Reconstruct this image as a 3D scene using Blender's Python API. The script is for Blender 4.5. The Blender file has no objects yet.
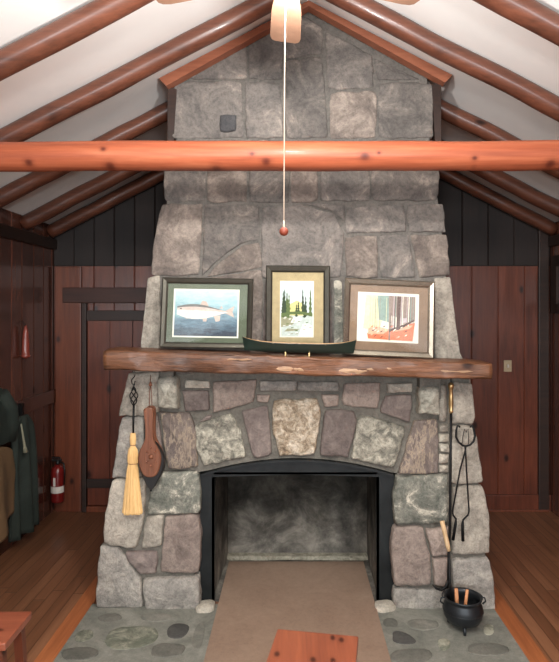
import bpy, math, random
from mathutils import Vector, Matrix, noise
random.seed(7)
PI = math.pi
C = bpy.context.scene.collection
F, VX, VY, CH = 580.0, 293.0, 308.0, 1.6       # focal px, vanishing point, eye height


def at(px, py, d):
    return Vector(((px - VX) * d / F, d, CH - (py - VY) * d / F))


# ------------------------------------------------------------------ materials
def srgb(c):
    out = []
    for v in c[:3]:
        v = v / 255.0
        out.append(v / 12.92 if v <= 0.04045 else ((v + 0.055) / 1.055) ** 2.4)
    return (out[0], out[1], out[2], 1.0)


class NT:
    def __init__(s, name, rough=0.6, metal=0.0, spec=0.5, coat=0.0):
        s.m = bpy.data.materials.new(name); s.m.use_nodes = True
        s.t = s.m.node_tree; s.b = s.t.nodes['Principled BSDF']
        s.b.inputs['Roughness'].default_value = rough
        s.b.inputs['Metallic'].default_value = metal
        s.b.inputs['Specular IOR Level'].default_value = spec
        s.b.inputs['Coat Weight'].default_value = coat
        s.b.inputs['Coat Roughness'].default_value = 0.15

    def n(s, typ, **kw):
        nd = s.t.nodes.new(typ)
        for k, v in kw.items():
            if k.startswith('i_'):
                key = k[2:].replace('_', ' ')
                nd.inputs[key].default_value = v
            else:
                setattr(nd, k, v)
        return nd

    def l(s, a, b): s.t.links.new(a, b)

    def coords(s, scale=(1, 1, 1), loc=(0, 0, 0)):
        tc = s.n('ShaderNodeTexCoord'); mp = s.n('ShaderNodeMapping')
        mp.inputs['Scale'].default_value = scale; mp.inputs['Location'].default_value = loc
        s.l(tc.outputs['Object'], mp.inputs['Vector']); return mp.outputs['Vector']

    def noise(s, vec, scale, detail=6, rough=0.6, dist=0.0):
        n = s.n('ShaderNodeTexNoise'); n.inputs['Scale'].default_value = scale
        n.inputs['Detail'].default_value = detail; n.inputs['Roughness'].default_value = rough
        n.inputs['Distortion'].default_value = dist
        s.l(vec, n.inputs['Vector']); return n.outputs['Fac']

    def ramp(s, fac, stops, mode='LINEAR'):
        r = s.n('ShaderNodeValToRGB'); r.color_ramp.interpolation = mode
        e = r.color_ramp.elements
        while len(e) < len(stops): e.new(0.5)
        for i, (p, c) in enumerate(stops):
            e[i].position = p; e[i].color = c if len(c) == 4 else srgb(c)
        s.l(fac, r.inputs['Fac']); return r.outputs['Color']

    def mix(s, a, b, fac, mode='MIX'):
        m = s.n('ShaderNodeMix', data_type='RGBA', blend_type=mode)
        for sock, v in ((m.inputs['Factor'], fac), (m.inputs['A'], a), (m.inputs['B'], b)):
            if hasattr(v, 'is_linked'): s.l(v, sock)
            else: sock.default_value = v
        return m.outputs['Result']

    def math(s, op, a, b=0.0):
        m = s.n('ShaderNodeMath', operation=op)
        for sock, v in ((m.inputs[0], a), (m.inputs[1], b)):
            if hasattr(v, 'is_linked'): s.l(v, sock)
            else: sock.default_value = v
        return m.outputs[0]

    def bump(s, h, strength=0.3, dist=0.01):
        b = s.n('ShaderNodeBump'); b.inputs['Strength'].default_value = strength
        b.inputs['Distance'].default_value = dist
        s.l(h, b.inputs['Height']); s.l(b.outputs['Normal'], s.b.inputs['Normal'])

    def color(s, c):
        if hasattr(c, 'is_linked'): s.l(c, s.b.inputs['Base Color'])
        else: s.b.inputs['Base Color'].default_value = c
        return s

    def tint(s, c, lo=0.75, hi=1.25):
        a = s.n('ShaderNodeAttribute', attribute_name='tint')
        mr = s.n('ShaderNodeMapRange'); mr.inputs['To Min'].default_value = lo; mr.inputs['To Max'].default_value = hi
        s.l(a.outputs['Fac'], mr.inputs['Value'])
        cc = s.n('ShaderNodeCombineColor')
        for i in range(3): s.l(mr.outputs['Result'], cc.inputs[i])
        return s.mix(c, cc.outputs[0], 1.0, 'MULTIPLY')


def flat(name, c, rough=0.6, metal=0.0, spec=0.5, coat=0.0, var=0.12, scale=30):
    t = NT(name, rough, metal, spec, coat)
    v = t.coords(); f = t.noise(v, scale)
    col = srgb(c)
    lo = tuple(x * (1 - var) for x in col[:3]) + (1,); hi = tuple(min(1, x * (1 + var)) for x in col[:3]) + (1,)
    t.color(t.ramp(f, [(0.3, lo), (0.7, hi)])); return t.m


def stone(name, stops, scale=9, speck=0.35, bump=0.5, tl=0.86, th=1.2, veins=None, rough=0.85, stretch=(1, 1, 1)):
    t = NT(name, rough, spec=0.3)
    v = t.coords(stretch)
    f = t.noise(v, scale, 9, 0.72, 0.7)
    col = t.ramp(f, stops)
    g2 = t.noise(v, 42, 4, 0.7)
    col = t.mix(col, t.ramp(g2, [(0.32, (0.55, 0.55, 0.54, 1)), (0.5, (1, 1, 1, 1)), (0.68, (1.3, 1.29, 1.26, 1))]), min(1, speck * 1.6), 'MULTIPLY')
    g = t.noise(v, 110, 3, 0.7)
    gr = t.ramp(g, [(0.35, (0.35, 0.35, 0.35, 1)), (0.5, (1, 1, 1, 1)), (0.65, (1.0, 1.0, 1.0, 1)), (0.75, (1.5, 1.5, 1.45, 1))])
    col = t.mix(col, gr, speck, 'MULTIPLY')
    if veins:
        w = t.noise(t.coords((1.6, 1.6, .5), (2.2, 5.1, .3)), 9, 6, .7, .4)
        vf = t.ramp(w, [(0.47, (0, 0, 0, 1)), (0.515, (0.85, 0.85, 0.85, 1)), (0.56, (0, 0, 0, 1))])
        col = t.mix(col, srgb(veins), vf)
    col = t.tint(col, tl, th)
    t.color(col)
    h = t.math('ADD', f, t.math('MULTIPLY', g2, 0.5))
    t.bump(h, bump, 0.02)
    return t.m


def wood(name, dark, light, axis='Z', knots=0.0, rough=0.35, coat=0.0, tl=0.8, th=1.2, ring=18, spec=0.5, knot_scale=3.0, bump=0.1, knotc=(32, 12, 8)):
    t = NT(name, rough, spec=spec, coat=coat)
    st = {'X': (0.07, 1, 1), 'Y': (1, 0.07, 1), 'Z': (1, 1, 0.07)}[axis]
    ks = {'X': (0.5, 1, 1), 'Y': (1, 0.5, 1), 'Z': (1, 1, 0.5)}[axis]
    v = t.coords(st)
    base = t.coords((1, 1, 1))
    # knots bend the grain
    f1 = t.noise(v, ring, 5, 0.65, 1.2)
    f2 = t.noise(v, ring * 6, 3, 0.6)
    f3 = t.noise(base, 1.3, 2)
    f = t.math('ADD', t.math('MULTIPLY', f1, 0.65), t.math('MULTIPLY', f2, 0.35))
    f = t.math('ADD', f, t.math('MULTIPLY', t.math('SUBTRACT', f3, 0.5), 0.5))
    col = t.ramp(f, [(0.28, dark), (0.72, light)])
    if knots > 0:
        sp = t.n('ShaderNodeSeparateXYZ'); t.l(base, sp.inputs[0]); o_ = sp.outputs
        a_, c_ = {'X': (('Y', 'Z'), 'X'), 'Y': (('X', 'Z'), 'Y'), 'Z': (('X', 'Y'), 'Z')}[axis]
        cv = t.n('ShaderNodeCombineXYZ'); t.l(t.math('ADD', t.math('ADD', o_[a_[0]], o_[a_[1]]), 3.37), cv.inputs[0]); t.l(t.math('MULTIPLY', o_[c_], .6), cv.inputs[1])
        vo = t.n('ShaderNodeTexVoronoi', voronoi_dimensions='2D'); vo.inputs['Scale'].default_value = knot_scale
        t.l(cv.outputs[0], vo.inputs['Vector'])
        kf = t.ramp(vo.outputs['Distance'], [(0.0, (1, 1, 1, 1)), (knots * 0.45, (0.85, 0.85, 0.85, 1)), (knots, (0.12, 0.12, 0.12, 1)), (knots * 1.8, (0, 0, 0, 1))])
        col = t.mix(col, srgb(knotc), kf)
    col = t.tint(col, tl, th)
    t.color(col)
    t.bump(f, bump, 0.008)
    return t.m


M = {}
M['grey'] = stone('grey_granite', [(0.3, (112, 109, 104)), (0.5, (146, 141, 134)), (0.7, (178, 171, 160))])
M['lgrey'] = stone('light_granite', [(0.3, (134, 128, 118)), (0.5, (170, 162, 150)), (0.72, (202, 193, 178))])
M['purple'] = stone('purple_sandstone', [(0.3, (98, 88, 85)), (0.5, (124, 112, 107)), (0.72, (150, 138, 130))], speck=0.25)
M['veined'] = stone('veined_gneiss', [(0.3, (96, 86, 84)), (0.5, (120, 108, 102)), (0.72, (145, 134, 124))], veins=(168, 152, 132), stretch=(1.4, 1.4, 0.8))
M['pink'] = stone('pink_granite', [(0.3, (122, 108, 102)), (0.5, (152, 137, 128)), (0.72, (180, 164, 152))], speck=0.3)
M['white'] = stone('white_mottled_granite', [(0.3, (78, 78, 74)), (0.44, (132, 129, 118)), (0.56, (176, 171, 156)), (0.7, (212, 206, 190))], scale=16, speck=0.5)
M['gold'] = stone('golden_mottled_granite', [(0.3, (92, 80, 70)), (0.43, (156, 138, 116)), (0.54, (196, 182, 162)), (0.7, (228, 218, 202))], scale=20, speck=0.5)
M['green'] = stone('green_gneiss', [(0.3, (84, 87, 80)), (0.46, (118, 119, 110)), (0.54, (144, 142, 131)), (0.58, (198, 192, 176)), (0.7, (208, 202, 188))], scale=8, speck=0.4)
M['pale'] = stone('pale_fieldstone', [(0.3, (170, 162, 146)), (0.6, (205, 198, 184))], tl=0.92, th=1.08)
M['corbel'] = stone('pale_rough_granite', [(0.3, (120, 118, 108)), (0.5, (186, 182, 168)), (0.7, (222, 217, 202))], scale=14, tl=1, th=1)
M['upper'] = stone('smoky_slab_stone', [(0.3, (86, 83, 80)), (0.45, (110, 105, 101)), (0.57, (130, 123, 117)), (0.68, (170, 159, 148))], scale=6, speck=0.3, tl=0.82, th=1.15)
M['upperpink'] = stone('smoky_pink_slab_stone', [(0.3, (90, 83, 79)), (0.5, (119, 109, 102)), (0.68, (162, 150, 139))], scale=6, speck=0.3, tl=0.9, th=1.12)
M['darkstone'] = stone('dark_slate_stone', [(0.3, (66, 66, 68)), (0.7, (92, 91, 92))], tl=0.9, th=1.1)
M['mortar'] = stone('mortar', [(0.3, (98, 95, 88)), (0.7, (126, 121, 112))], scale=14, speck=0.3, bump=0.4, tl=1, th=1)
M['mortar_up'] = stone('smoky_mortar', [(0.3, (92, 89, 85)), (0.7, (122, 117, 111))], scale=7, speck=0.3, bump=0.4, tl=1, th=1)
M['hearth'] = stone('hearth_concrete', [(0.3, (108, 110, 103)), (0.5, (132, 132, 123)), (0.7, (156, 154, 144))], scale=5, speck=0.2, tl=1, th=1, bump=0.2, rough=0.6)
M['hstone'] = stone('hearth_flagstone', [(0.3, (94, 96, 89)), (0.5, (116, 115, 107)), (0.7, (138, 134, 125))], scale=7, speck=0.2, bump=0.2, rough=0.6, tl=0.75, th=1.25)
M['hgreen'] = stone('hearth_green_flagstone', [(0.3, (82, 88, 76)), (0.48, (116, 119, 105)), (0.6, (160, 158, 142))], scale=9, speck=0.2, bump=0.2, rough=0.6)
M['hdark'] = stone('hearth_dark_flagstone', [(0.3, (66, 66, 64)), (0.7, (90, 89, 86))], scale=7, speck=0.2, bump=0.2, rough=0.6)
M['shadedgable'] = wood('shade_darkened_gable_boards', (24, 17, 15), (44, 31, 26), 'Z', rough=0.6, tl=0.8, th=1.15, ring=14)  # shade high in the gable, put into the board colour
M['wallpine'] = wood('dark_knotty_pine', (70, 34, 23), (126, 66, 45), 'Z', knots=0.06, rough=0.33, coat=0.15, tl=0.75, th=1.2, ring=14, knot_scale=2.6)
M['sidepine'] = wood('side_wall_pine', (56, 32, 26), (104, 62, 48), 'Z', knots=0.06, rough=0.22, coat=0.5, tl=0.75, th=1.2, ring=14, knot_scale=2.6)
M['casing'] = wood('door_casing_pine', (84, 42, 28), (134, 72, 46), 'Z', knots=0.06, rough=0.4, ring=14)
M['doorpine'] = wood('door_pine', (78, 38, 27), (130, 66, 44), 'Z', knots=0.08, rough=0.4, ring=14, knot_scale=3.0)
M['lintel'] = wood('dark_lintel_wood', (44, 24, 18), (76, 42, 31), 'X', rough=0.5)
M['darkwood'] = wood('dark_stained_wood', (28, 18, 14), (58, 36, 26), 'X', rough=0.5)
M['rafter'] = wood('varnished_log', (60, 34, 25), (122, 72, 52), 'X', knots=0.07, rough=0.4, coat=0.2, ring=10, tl=0.9, th=1.1, knot_scale=2.6)
M['trimwood'] = wood('ceiling_trim', (128, 74, 54), (168, 106, 78), 'X', rough=0.4, ring=10)
M['mantel'] = wood('mantel_log', (46, 30, 22), (142, 94, 64), 'X', knots=0.07, rough=0.45, coat=0.1, ring=26, knot_scale=3.4, bump=1.0, tl=1, th=1)
M['mantelraw'] = wood('mantel_split_face', (128, 92, 66), (190, 156, 124), 'X', rough=0.5, ring=16)
M['stoolwood'] = wood('stool_pine', (112, 56, 38), (156, 86, 58), 'Y', knots=0.16, rough=0.35, coat=0.4, ring=10, knot_scale=13.0, knotc=(64, 24, 14))
M['benchwood'] = wood('bench_pine', (136, 70, 50), (178, 104, 76), 'X', knots=0.10, rough=0.35, coat=0.4, ring=10, knot_scale=8.0, knotc=(80, 34, 22))
M['fanwood'] = flat('fan_blade_wood', (150, 116, 94), 0.5)
M['bronze'] = flat('bronze_metal', (60, 44, 34), 0.35, 0.8)
M['black'] = flat('black_iron', (28, 28, 29), 0.5, 0.6)
M['steel'] = flat('sooty_black_steel', (34, 37, 38), 0.45, 0.5, var=0.4, scale=8)
M['castiron'] = flat('cast_iron', (48, 51, 54), 0.42, 0.6, var=0.25, scale=14)
M['brass'] = flat('aged_brass', (190, 160, 112), 0.3, 0.8)
M['straw'] = wood('broom_straw', (206, 158, 96), (246, 208, 146), 'Z', rough=0.7, ring=60, tl=0.85, th=1.1)
M['bellows'] = wood('bellows_wood', (104, 62, 44), (156, 100, 72), 'Z', rough=0.4, ring=20, bump=0.6)
M['leather'] = flat('black_leather', (26, 24, 24), 0.55)
M['kindling'] = wood('kindling', (206, 130, 84), (244, 184, 134), 'Z', rough=0.6, ring=30)
M['palewood'] = wood('pale_handle', (196, 158, 112), (230, 200, 160), 'Z', rough=0.5, ring=30)
M['board'] = stone('brown_hardboard', [(0.3, (146, 122, 105)), (0.7, (166, 142, 123))], scale=3, speck=0.12, bump=0.05, tl=1, th=1, rough=0.55)
M['string'] = flat('white_cord', (225, 205, 185), 0.6)
M['bob'] = flat('red_brown_bob', (132, 62, 44), 0.5)
M['red'] = flat('red_enamel', (112, 24, 22), 0.3, coat=0.4)
M['whitelabel'] = flat('label_white', (214, 206, 196), 0.6)
M['blackplastic'] = flat('black_plastic', (22, 22, 22), 0.4)
M['beige'] = flat('beige_plastic', (176, 158, 128), 0.5)
M['grncoat'] = flat('dark_green_cloth', (30, 38, 32), 0.9, var=0.25, scale=9)
M['gryteal'] = flat('grey_green_cloth', (46, 54, 48), 0.9, var=0.2, scale=7)
M['tancloth'] = flat('tan_cloth', (112, 86, 58), 0.9, var=0.15, scale=9)
M['navy'] = flat('dark_slate_cloth', (28, 33, 34), 0.9, var=0.25, scale=9)
M['cord'] = flat('pale_drawcord', (150, 148, 126), 0.8)
M['redwood'] = flat('reddish_turned_wood', (128, 58, 46), 0.35, coat=0.3)
M['canoegreen'] = flat('dark_green_paint', (28, 44, 38), 0.3, coat=0.4)
M['gunwale'] = flat('canoe_cedar', (176, 140, 96), 0.45)
M['frame_dk'] = flat('pewter_frame', (84, 82, 74), 0.3, 0.75)
M['frame_silver'] = flat('champagne_silver_frame', (150, 142, 128), 0.25, 0.85)
M['mat_green'] = flat('green_mat_board', (92, 102, 82), 0.8)
M['mat_tan'] = flat('tan_mat_board', (176, 160, 122), 0.8)
M['mat_brown'] = flat('brown_mat_board', (138, 114, 92), 0.8)
M['paper'] = flat('paper_white', (232, 230, 216), 0.8, var=0.03)
M['winglass'] = None


def beam_mat():
    t = NT('bright_log', 0.5, spec=.35, coat=.08)
    v = t.coords((.05, 1, 1)); f1 = t.noise(v, 9, 6, .65, 1.5); f2 = t.noise(v, 60, 3, .6)
    f = t.math('ADD', t.math('MULTIPLY', f1, .7), t.math('MULTIPLY', f2, .3))
    col = t.ramp(f, [(0.3, (134, 66, 44)), (0.5, (172, 92, 62)), (0.72, (200, 124, 88))])
    tc = t.coords(); acc = None
    for px, py, s_ in ((27, 161, 1), (103, 148, .7), (108, 164, 1.2), (215, 167, 1.3), (252, 153, .7), (266, 160, 1.1), (365, 155, 1.2), (379, 152, .5), (475, 157, .7), (476, 165, .5), (553, 162, 1.2)):
        p = at(px, py, 2.67); z = 0.069 + p.z - 2.318
        vm = t.n('ShaderNodeVectorMath', operation='SUBTRACT'); t.l(tc, vm.inputs[0]); vm.inputs[1].default_value = (p.x - .03, -.07, z)
        v2 = t.n('ShaderNodeVectorMath', operation='MULTIPLY'); t.l(vm.outputs[0], v2.inputs[0]); v2.inputs[1].default_value = (.75, .2, 1)
        ln = t.n('ShaderNodeVectorMath', operation='LENGTH'); t.l(v2.outputs[0], ln.inputs[0])
        d_ = t.math('DIVIDE', ln.outputs['Value'], s_)
        acc = d_ if acc is None else t.math('MINIMUM', acc, d_)
    kf = t.ramp(t.math('ADD', acc, t.math('MULTIPLY', f2, .006)), [(0.004, (1, 1, 1, 1)), (0.013, (.75, .75, .75, 1)), (0.020, (.25, .25, .25, 1)), (0.034, (0, 0, 0, 1))])
    t.color(t.mix(col, srgb((88, 36, 26)), kf)); t.bump(f, .15, .005)
    return t.m


M['beam'] = beam_mat()


def soot_mat():
    t = NT('sooty_firebox_brick', 0.9, spec=0.2)
    v = t.coords()
    f = t.noise(v, 4.5, 8, 0.7, 0.4)
    col = t.ramp(f, [(0.34, (66, 64, 60)), (0.5, (112, 108, 101)), (0.62, (150, 145, 135)), (0.75, (176, 170, 158))])
    # ash bloom left by fires on the brick: a stain with a shape of its own
    sp = t.n('ShaderNodeSeparateXYZ'); t.l(v, sp.inputs[0])
    z = t.math('MULTIPLY', sp.outputs['Z'], 2.0)
    zz = t.math('ADD', z, t.math('MULTIPLY', t.math('ABSOLUTE', sp.outputs['X']), 0.3))
    zz = t.math('ADD', zz, t.math('MULTIPLY', t.math('SUBTRACT', t.noise(v, 6, 5), 0.5), 1.1))
    s = t.ramp(zz, [(0.25, (1, 1, 1, 1)), (0.8, (0.24, 0.24, 0.23, 1))])
    t.color(t.mix(col, s, 1.0, 'MULTIPLY')); t.bump(f, 0.5, 0.02)
    return t.m


M['soot'] = soot_mat()
M['ash'] = stone('pale_ash', [(0.3, (120, 116, 100)), (0.6, (196, 190, 172))], scale=14, speck=0.3, tl=1, th=1)


def plaster():
    t = NT('ceiling_white', 0.75, spec=0.3)
    v = t.coords(); f = t.noise(v, 1.4, 4)
    t.color(t.ramp(f, [(0.3, (232, 233, 231)), (0.7, (244, 244, 241))])); t.bump(t.noise(v, 40, 3), 0.05, 0.01)
    return t.m


M['ceiling'] = plaster()


def floor_mat():
    t = NT('floor_planks', 0.32, spec=0.5, coat=0.15)
    tc = t.n('ShaderNodeTexCoord'); sp = t.n('ShaderNodeSeparateXYZ'); t.l(tc.outputs['Object'], sp.inputs[0])
    W = 0.065
    u = t.math('DIVIDE', sp.outputs['X'], W); ui = t.math('FLOOR', u)
    wn = t.n('ShaderNodeTexWhiteNoise', noise_dimensions='1D'); t.l(ui, wn.inputs['W'])
    yo = t.math('ADD', t.math('DIVIDE', sp.outputs['Y'], 1.3), t.math('MULTIPLY', wn.outputs['Value'], 7.0)); yi = t.math('FLOOR', yo)
    cv = t.n('ShaderNodeCombineXYZ'); t.l(ui, cv.inputs[0]); t.l(yi, cv.inputs[1])
    w2 = t.n('ShaderNodeTexWhiteNoise', noise_dimensions='2D'); t.l(cv.outputs[0], w2.inputs['Vector'])
    off = t.n('ShaderNodeVectorMath', operation='ADD'); t.l(tc.outputs['Object'], off.inputs[0])
    c3 = t.n('ShaderNodeCombineXYZ'); t.l(t.math('MULTIPLY', w2.outputs['Value'], 13.0), c3.inputs[1]); t.l(c3.outputs[0], off.inputs[1])
    mp = t.n('ShaderNodeMapping'); mp.inputs['Scale'].default_value = (1, 0.06, 1); t.l(off.outputs[0], mp.inputs['Vector'])
    g = t.noise(mp.outputs[0], 28, 6, 0.65, 0.8)
    f = t.math('ADD', t.math('MULTIPLY', g, 0.75), t.math('MULTIPLY', w2.outputs['Value'], 0.25))
    col = t.ramp(f, [(0.2, (96, 64, 44)), (0.5, (126, 84, 59)), (0.8, (156, 110, 80))])
    fr = t.math('FRACT', u); e = t.math('MINIMUM', fr, t.math('SUBTRACT', 1.0, fr))
    fy = t.math('FRACT', yo); e2 = t.math('MULTIPLY', t.math('MINIMUM', fy, t.math('SUBTRACT', 1.0, fy)), 14.0)
    em = t.math('MINIMUM', e, e2)
    gap = t.ramp(em, [(0.0, (0.15, 0.1, 0.08, 1)), (0.045, (1, 1, 1, 1))])
    t.color(t.mix(col, gap, 1.0, 'MULTIPLY')); t.bump(gap, 0.3, 0.003)
    return t.m


M['floor'] = floor_mat()
M['border'] = wood('floor_border_board', (136, 76, 46), (190, 118, 74), 'Y', rough=0.35, ring=16)


def glass_mat():
    t = NT('picture_glass', 0.03, spec=0.5)
    nt = t.t; out = nt.nodes['Material Output']
    tr = nt.nodes.new('ShaderNodeBsdfTransparent'); gl = nt.nodes.new('ShaderNodeBsdfGlossy'); gl.inputs['Roughness'].default_value = 0.04
    mx = nt.nodes.new('ShaderNodeMixShader'); fr = nt.nodes.new('ShaderNodeFresnel'); fr.inputs['IOR'].default_value = 1.45
    nt.links.new(fr.outputs[0], mx.inputs[0]); nt.links.new(tr.outputs[0], mx.inputs[1]); nt.links.new(gl.outputs[0], mx.inputs[2])
    nt.links.new(mx.outputs[0], out.inputs['Surface'])
    return t.m


M['glass'] = glass_mat()


def emis(name, c, s):
    t = NT(name); t.b.inputs['Emission Color'].default_value = srgb(c); t.b.inputs['Emission Strength'].default_value = s
    t.color(srgb(c)); return t.m


# ------------------------------------------------------------------ mesh builder
class MB:
    def __init__(s):
        s.v = []; s.f = []; s.mi = []; s.ti = []; s.mats = []; s.xf = None; s.sm = []

    def mat(s, m):
        if m not in s.mats: s.mats.append(m)
        return s.mats.index(m)

    def add(s, vs, fs, m, tint=None, smooth=False):
        o = len(s.v); tint = random.random() if tint is None else tint
        for p in vs:
            p = Vector(p); s.v.append(s.xf @ p if s.xf else p)
        k = s.mat(m)
        for f in fs:
            s.f.append([i + o for i in f]); s.mi.append(k); s.ti.append(tint); s.sm.append(smooth)

    def box(s, a, b, m, tint=None, bev=0.0):
        x0, y0, z0 = [min(a[i], b[i]) for i in range(3)]; x1, y1, z1 = [max(a[i], b[i]) for i in range(3)]
        if bev <= 0:
            vs = [(x0, y0, z0), (x1, y0, z0), (x1, y1, z0), (x0, y1, z0), (x0, y0, z1), (x1, y0, z1), (x1, y1, z1), (x0, y1, z1)]
            s.add(vs, [(0, 3, 2, 1), (4, 5, 6, 7), (0, 1, 5, 4), (1, 2, 6, 5), (2, 3, 7, 6), (3, 0, 4, 7)], m, tint); return
        import bmesh
        bm = bmesh.new(); bmesh.ops.create_cube(bm, size=1)
        for v in bm.verts:
            v.co = Vector(((x0 + x1) / 2 + v.co.x * (x1 - x0), (y0 + y1) / 2 + v.co.y * (y1 - y0), (z0 + z1) / 2 + v.co.z * (z1 - z0)))
        bmesh.ops.bevel(bm, geom=bm.edges[:], offset=bev, segments=2, affect='EDGES', profile=0.6)
        bm.verts.index_update()
        s.add([v.co.copy() for v in bm.verts], [[v.index for v in f.verts] for f in bm.faces], m, tint); bm.free()

    def tube(s, pts, rad, m, n=10, tint=None, caps=True, squash=None):
        pts = [Vector(p) for p in pts]
        if not hasattr(rad, '__len__'): rad = [rad] * len(pts)
        vs = []; fs = []; prev = None
        for i, p in enumerate(pts):
            d = (pts[min(i + 1, len(pts) - 1)] - pts[max(i - 1, 0)]).normalized()
            if prev is None:
                up = Vector((0, 0, 1)) if abs(d.z) < 0.9 else Vector((0, 1, 0))
                a = d.cross(up).normalized()
            else:
                a = (prev - d * prev.dot(d)).normalized()
            prev = a; b = d.cross(a)
            for k in range(n):
                t = 2 * PI * k / n; q = (a * math.cos(t) + b * math.sin(t)) * rad[i]
                if squash: q = Vector((q.x * squash[0], q.y * squash[1], q.z * squash[2]))
                vs.append(p + q)
        for i in range(len(pts) - 1):
            for k in range(n):
                fs.append((i * n + k, i * n + (k + 1) % n, (i + 1) * n + (k + 1) % n, (i + 1) * n + k))
        if caps:
            fs.append(tuple(range(n))[::-1]); fs.append(tuple((len(pts) - 1) * n + k for k in range(n)))
        s.add(vs, fs, m, tint, True)

    def lathe(s, c, prof, m, n=24, sx=1, sy=1, tint=None):
        vs = []; fs = []
        for r, z in prof:
            for k in range(n):
                t = 2 * PI * k / n; vs.append((c[0] + r * math.cos(t) * sx, c[1] + r * math.sin(t) * sy, c[2] + z))
        for i in range(len(prof) - 1):
            for k in range(n):
                fs.append((i * n + k, i * n + (k + 1) % n, (i + 1) * n + (k + 1) % n, (i + 1) * n + k))
        s.add(vs, fs, m, tint, True)

    def prism(s, poly, fn0, fn1, m, tint=None):
        """poly of 2D points; fn0/fn1 map a 2D point to the front / back 3D point"""
        n = len(poly); vs = [fn0(p) for p in poly] + [fn1(p) for p in poly]
        fs = [tuple(range(n)), tuple(range(2 * n - 1, n - 1, -1))]
        fs += [(i, i + n, (i + 1) % n + n, (i + 1) % n) for i in range(n)]
        s.add(vs, fs, m, tint)

    def build(s, name, parent=None, origin=None, keep=False):
        import bmesh
        if parent is not None:
            o = parent
            off = Vector((0, 0, 0))
            while o is not None: off += o.location; o = o.parent
        elif keep: off = Vector((0, 0, 0))
        else:
            xs = [v.x for v in s.v]; ys = [v.y for v in s.v]; zs = [v.z for v in s.v]
            off = Vector(((min(xs) + max(xs)) / 2, (min(ys) + max(ys)) / 2, min(zs)))
        me = bpy.data.meshes.new(name)
        me.from_pydata([v - off for v in s.v], [], s.f)
        for m in s.mats: me.materials.append(m)
        at_ = me.attributes.new('tint', 'FLOAT', 'FACE')
        for i, p in enumerate(me.polygons):
            p.material_index = s.mi[i]; p.use_smooth = s.sm[i]; at_.data[i].value = s.ti[i]
        bm = bmesh.new(); bm.from_mesh(me)
        bmesh.ops.recalc_face_normals(bm, faces=bm.faces[:])
        ng = [f for f in bm.faces if len(f.verts) > 6]
        if ng: bmesh.ops.triangulate(bm, faces=ng)
        bm.to_mesh(me); bm.free()
        ob = bpy.data.objects.new(name, me); C.objects.link(ob)
        if parent is not None: ob.parent = parent; 
        else: ob.location = off
        return ob


def tag(o, label=None, cat=None, group=None, kind=None):
    if label: o['label'] = label
    if cat: o['category'] = cat
    if group: o['group'] = group
    if kind: o['kind'] = kind
    return o


def empty(name, loc, label, cat, group=None):
    o = bpy.data.objects.new(name, None); C.objects.link(o); o.location = loc; o.empty_display_size = 0.1
    return tag(o, label, cat, group)


def struct(name, mb): return tag(mb.build(name), kind='structure')


# ------------------------------------------------------------------ the room
XL, XR, YB, YF = -1.89, 2.03, 4.60, -2.7
RX, RZ, SL = 0.085, 3.275, 0.52


def zc(x): return RZ - SL * abs(x - RX)


b = MB(); b.box((XL - .1, YF - .1, -.06), (XR + .1, YB + .1, 0), M['floor']); struct('floor', b)
b = MB()
for sg, xe in ((-1, XL - .08), (1, XR + .08)):
    q = [(RX, RZ), (xe, zc(xe)), (xe, zc(xe) + .06), (RX, RZ + .06)]
    b.prism(q, lambda p: (p[0], YF - .1, p[1]), lambda p: (p[0], YB + .1, p[1]), M['ceiling'])
struct('ceiling', b)


def board_wall(b, origin, u, nrm, length, w, topf, m, z0=0.0, th=0.02, jitter=0.0):
    """vertical V-jointed boards; origin at wall plane, u along it, nrm into the room"""
    x = 0.0; origin = Vector(origin); u = Vector(u); nrm = Vector(nrm)
    while x < length - 1e-4:
        ww = min(w * (1 + random.uniform(-jitter, jitter)), length - x); c = 0.007
        prof = [(x, 0), (x, th - c), (x + c, th), (x + ww - c, th), (x + ww, th - c), (x + ww, 0)]
        zt = [topf(x + p[0] - x) for p in prof]
        n = len(prof)
        vs = [origin + u * p[0] + nrm * p[1] + Vector((0, 0, z0)) for p in prof]
        vs += [origin + u * p[0] + nrm * p[1] + Vector((0, 0, topf(p[0]))) for p in prof]
        fs = [(i, (i + 1) % n, (i + 1) % n + n, i + n) for i in range(n)] + [tuple(range(n)), tuple(range(n, 2 * n))]
        b.add(vs, fs, m)
        x += ww


GZ = 1.93  # boards above this height have the shade painted into their colour
# back wall: backing slab + boards right of and above the door
b = MB()
gp = [(XL - .08, 0), (XR + .08, 0), (XR + .08, zc(XR + .08)), (RX, RZ), (XL - .08, zc(XL - .08))]
b.prism(gp, lambda p: (p[0], YB, p[1]), lambda p: (p[0], YB + .1, p[1]), M['darkwood'])
board_wall(b, (XL, YB, 0), (1, 0, 0), (0, -1, 0), 0.80, 0.16, lambda s: GZ, M['wallpine'])
board_wall(b, (-1.098, YB, 0), (1, 0, 0), (0, -1, 0), .36, 0.18, lambda s: GZ, M['wallpine'])
board_wall(b, (XL, YB, 0), (1, 0, 0), (0, -1, 0), 1.28, 0.16, lambda s: zc(XL + s) - .01, M['shadedgable'], z0=GZ + .004, th=.024)
board_wall(b, (.79, YB, 0), (1, 0, 0), (0, -1, 0), XR - .79, 0.2067, lambda s: GZ, M['wallpine'])
board_wall(b, (.72, YB, 0), (1, 0, 0), (0, -1, 0), XR - .72, 0.205, lambda s: zc(.72 + s) - .01, M['shadedgable'], z0=GZ + .004, th=.024)
struct('wall_back', b)
b = MB(); b.box((XL - .1, YF - .1, 0), (XL - .02, YB, zc(XL) + .005), M['darkwood'])
board_wall(b, (XL - .02, YF, 0), (0, 1, 0), (1, 0, 0), YB - YF - .02, 0.165, lambda s: zc(XL) + .005, M['sidepine'], jitter=.12)
struct('wall_left', b)
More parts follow.
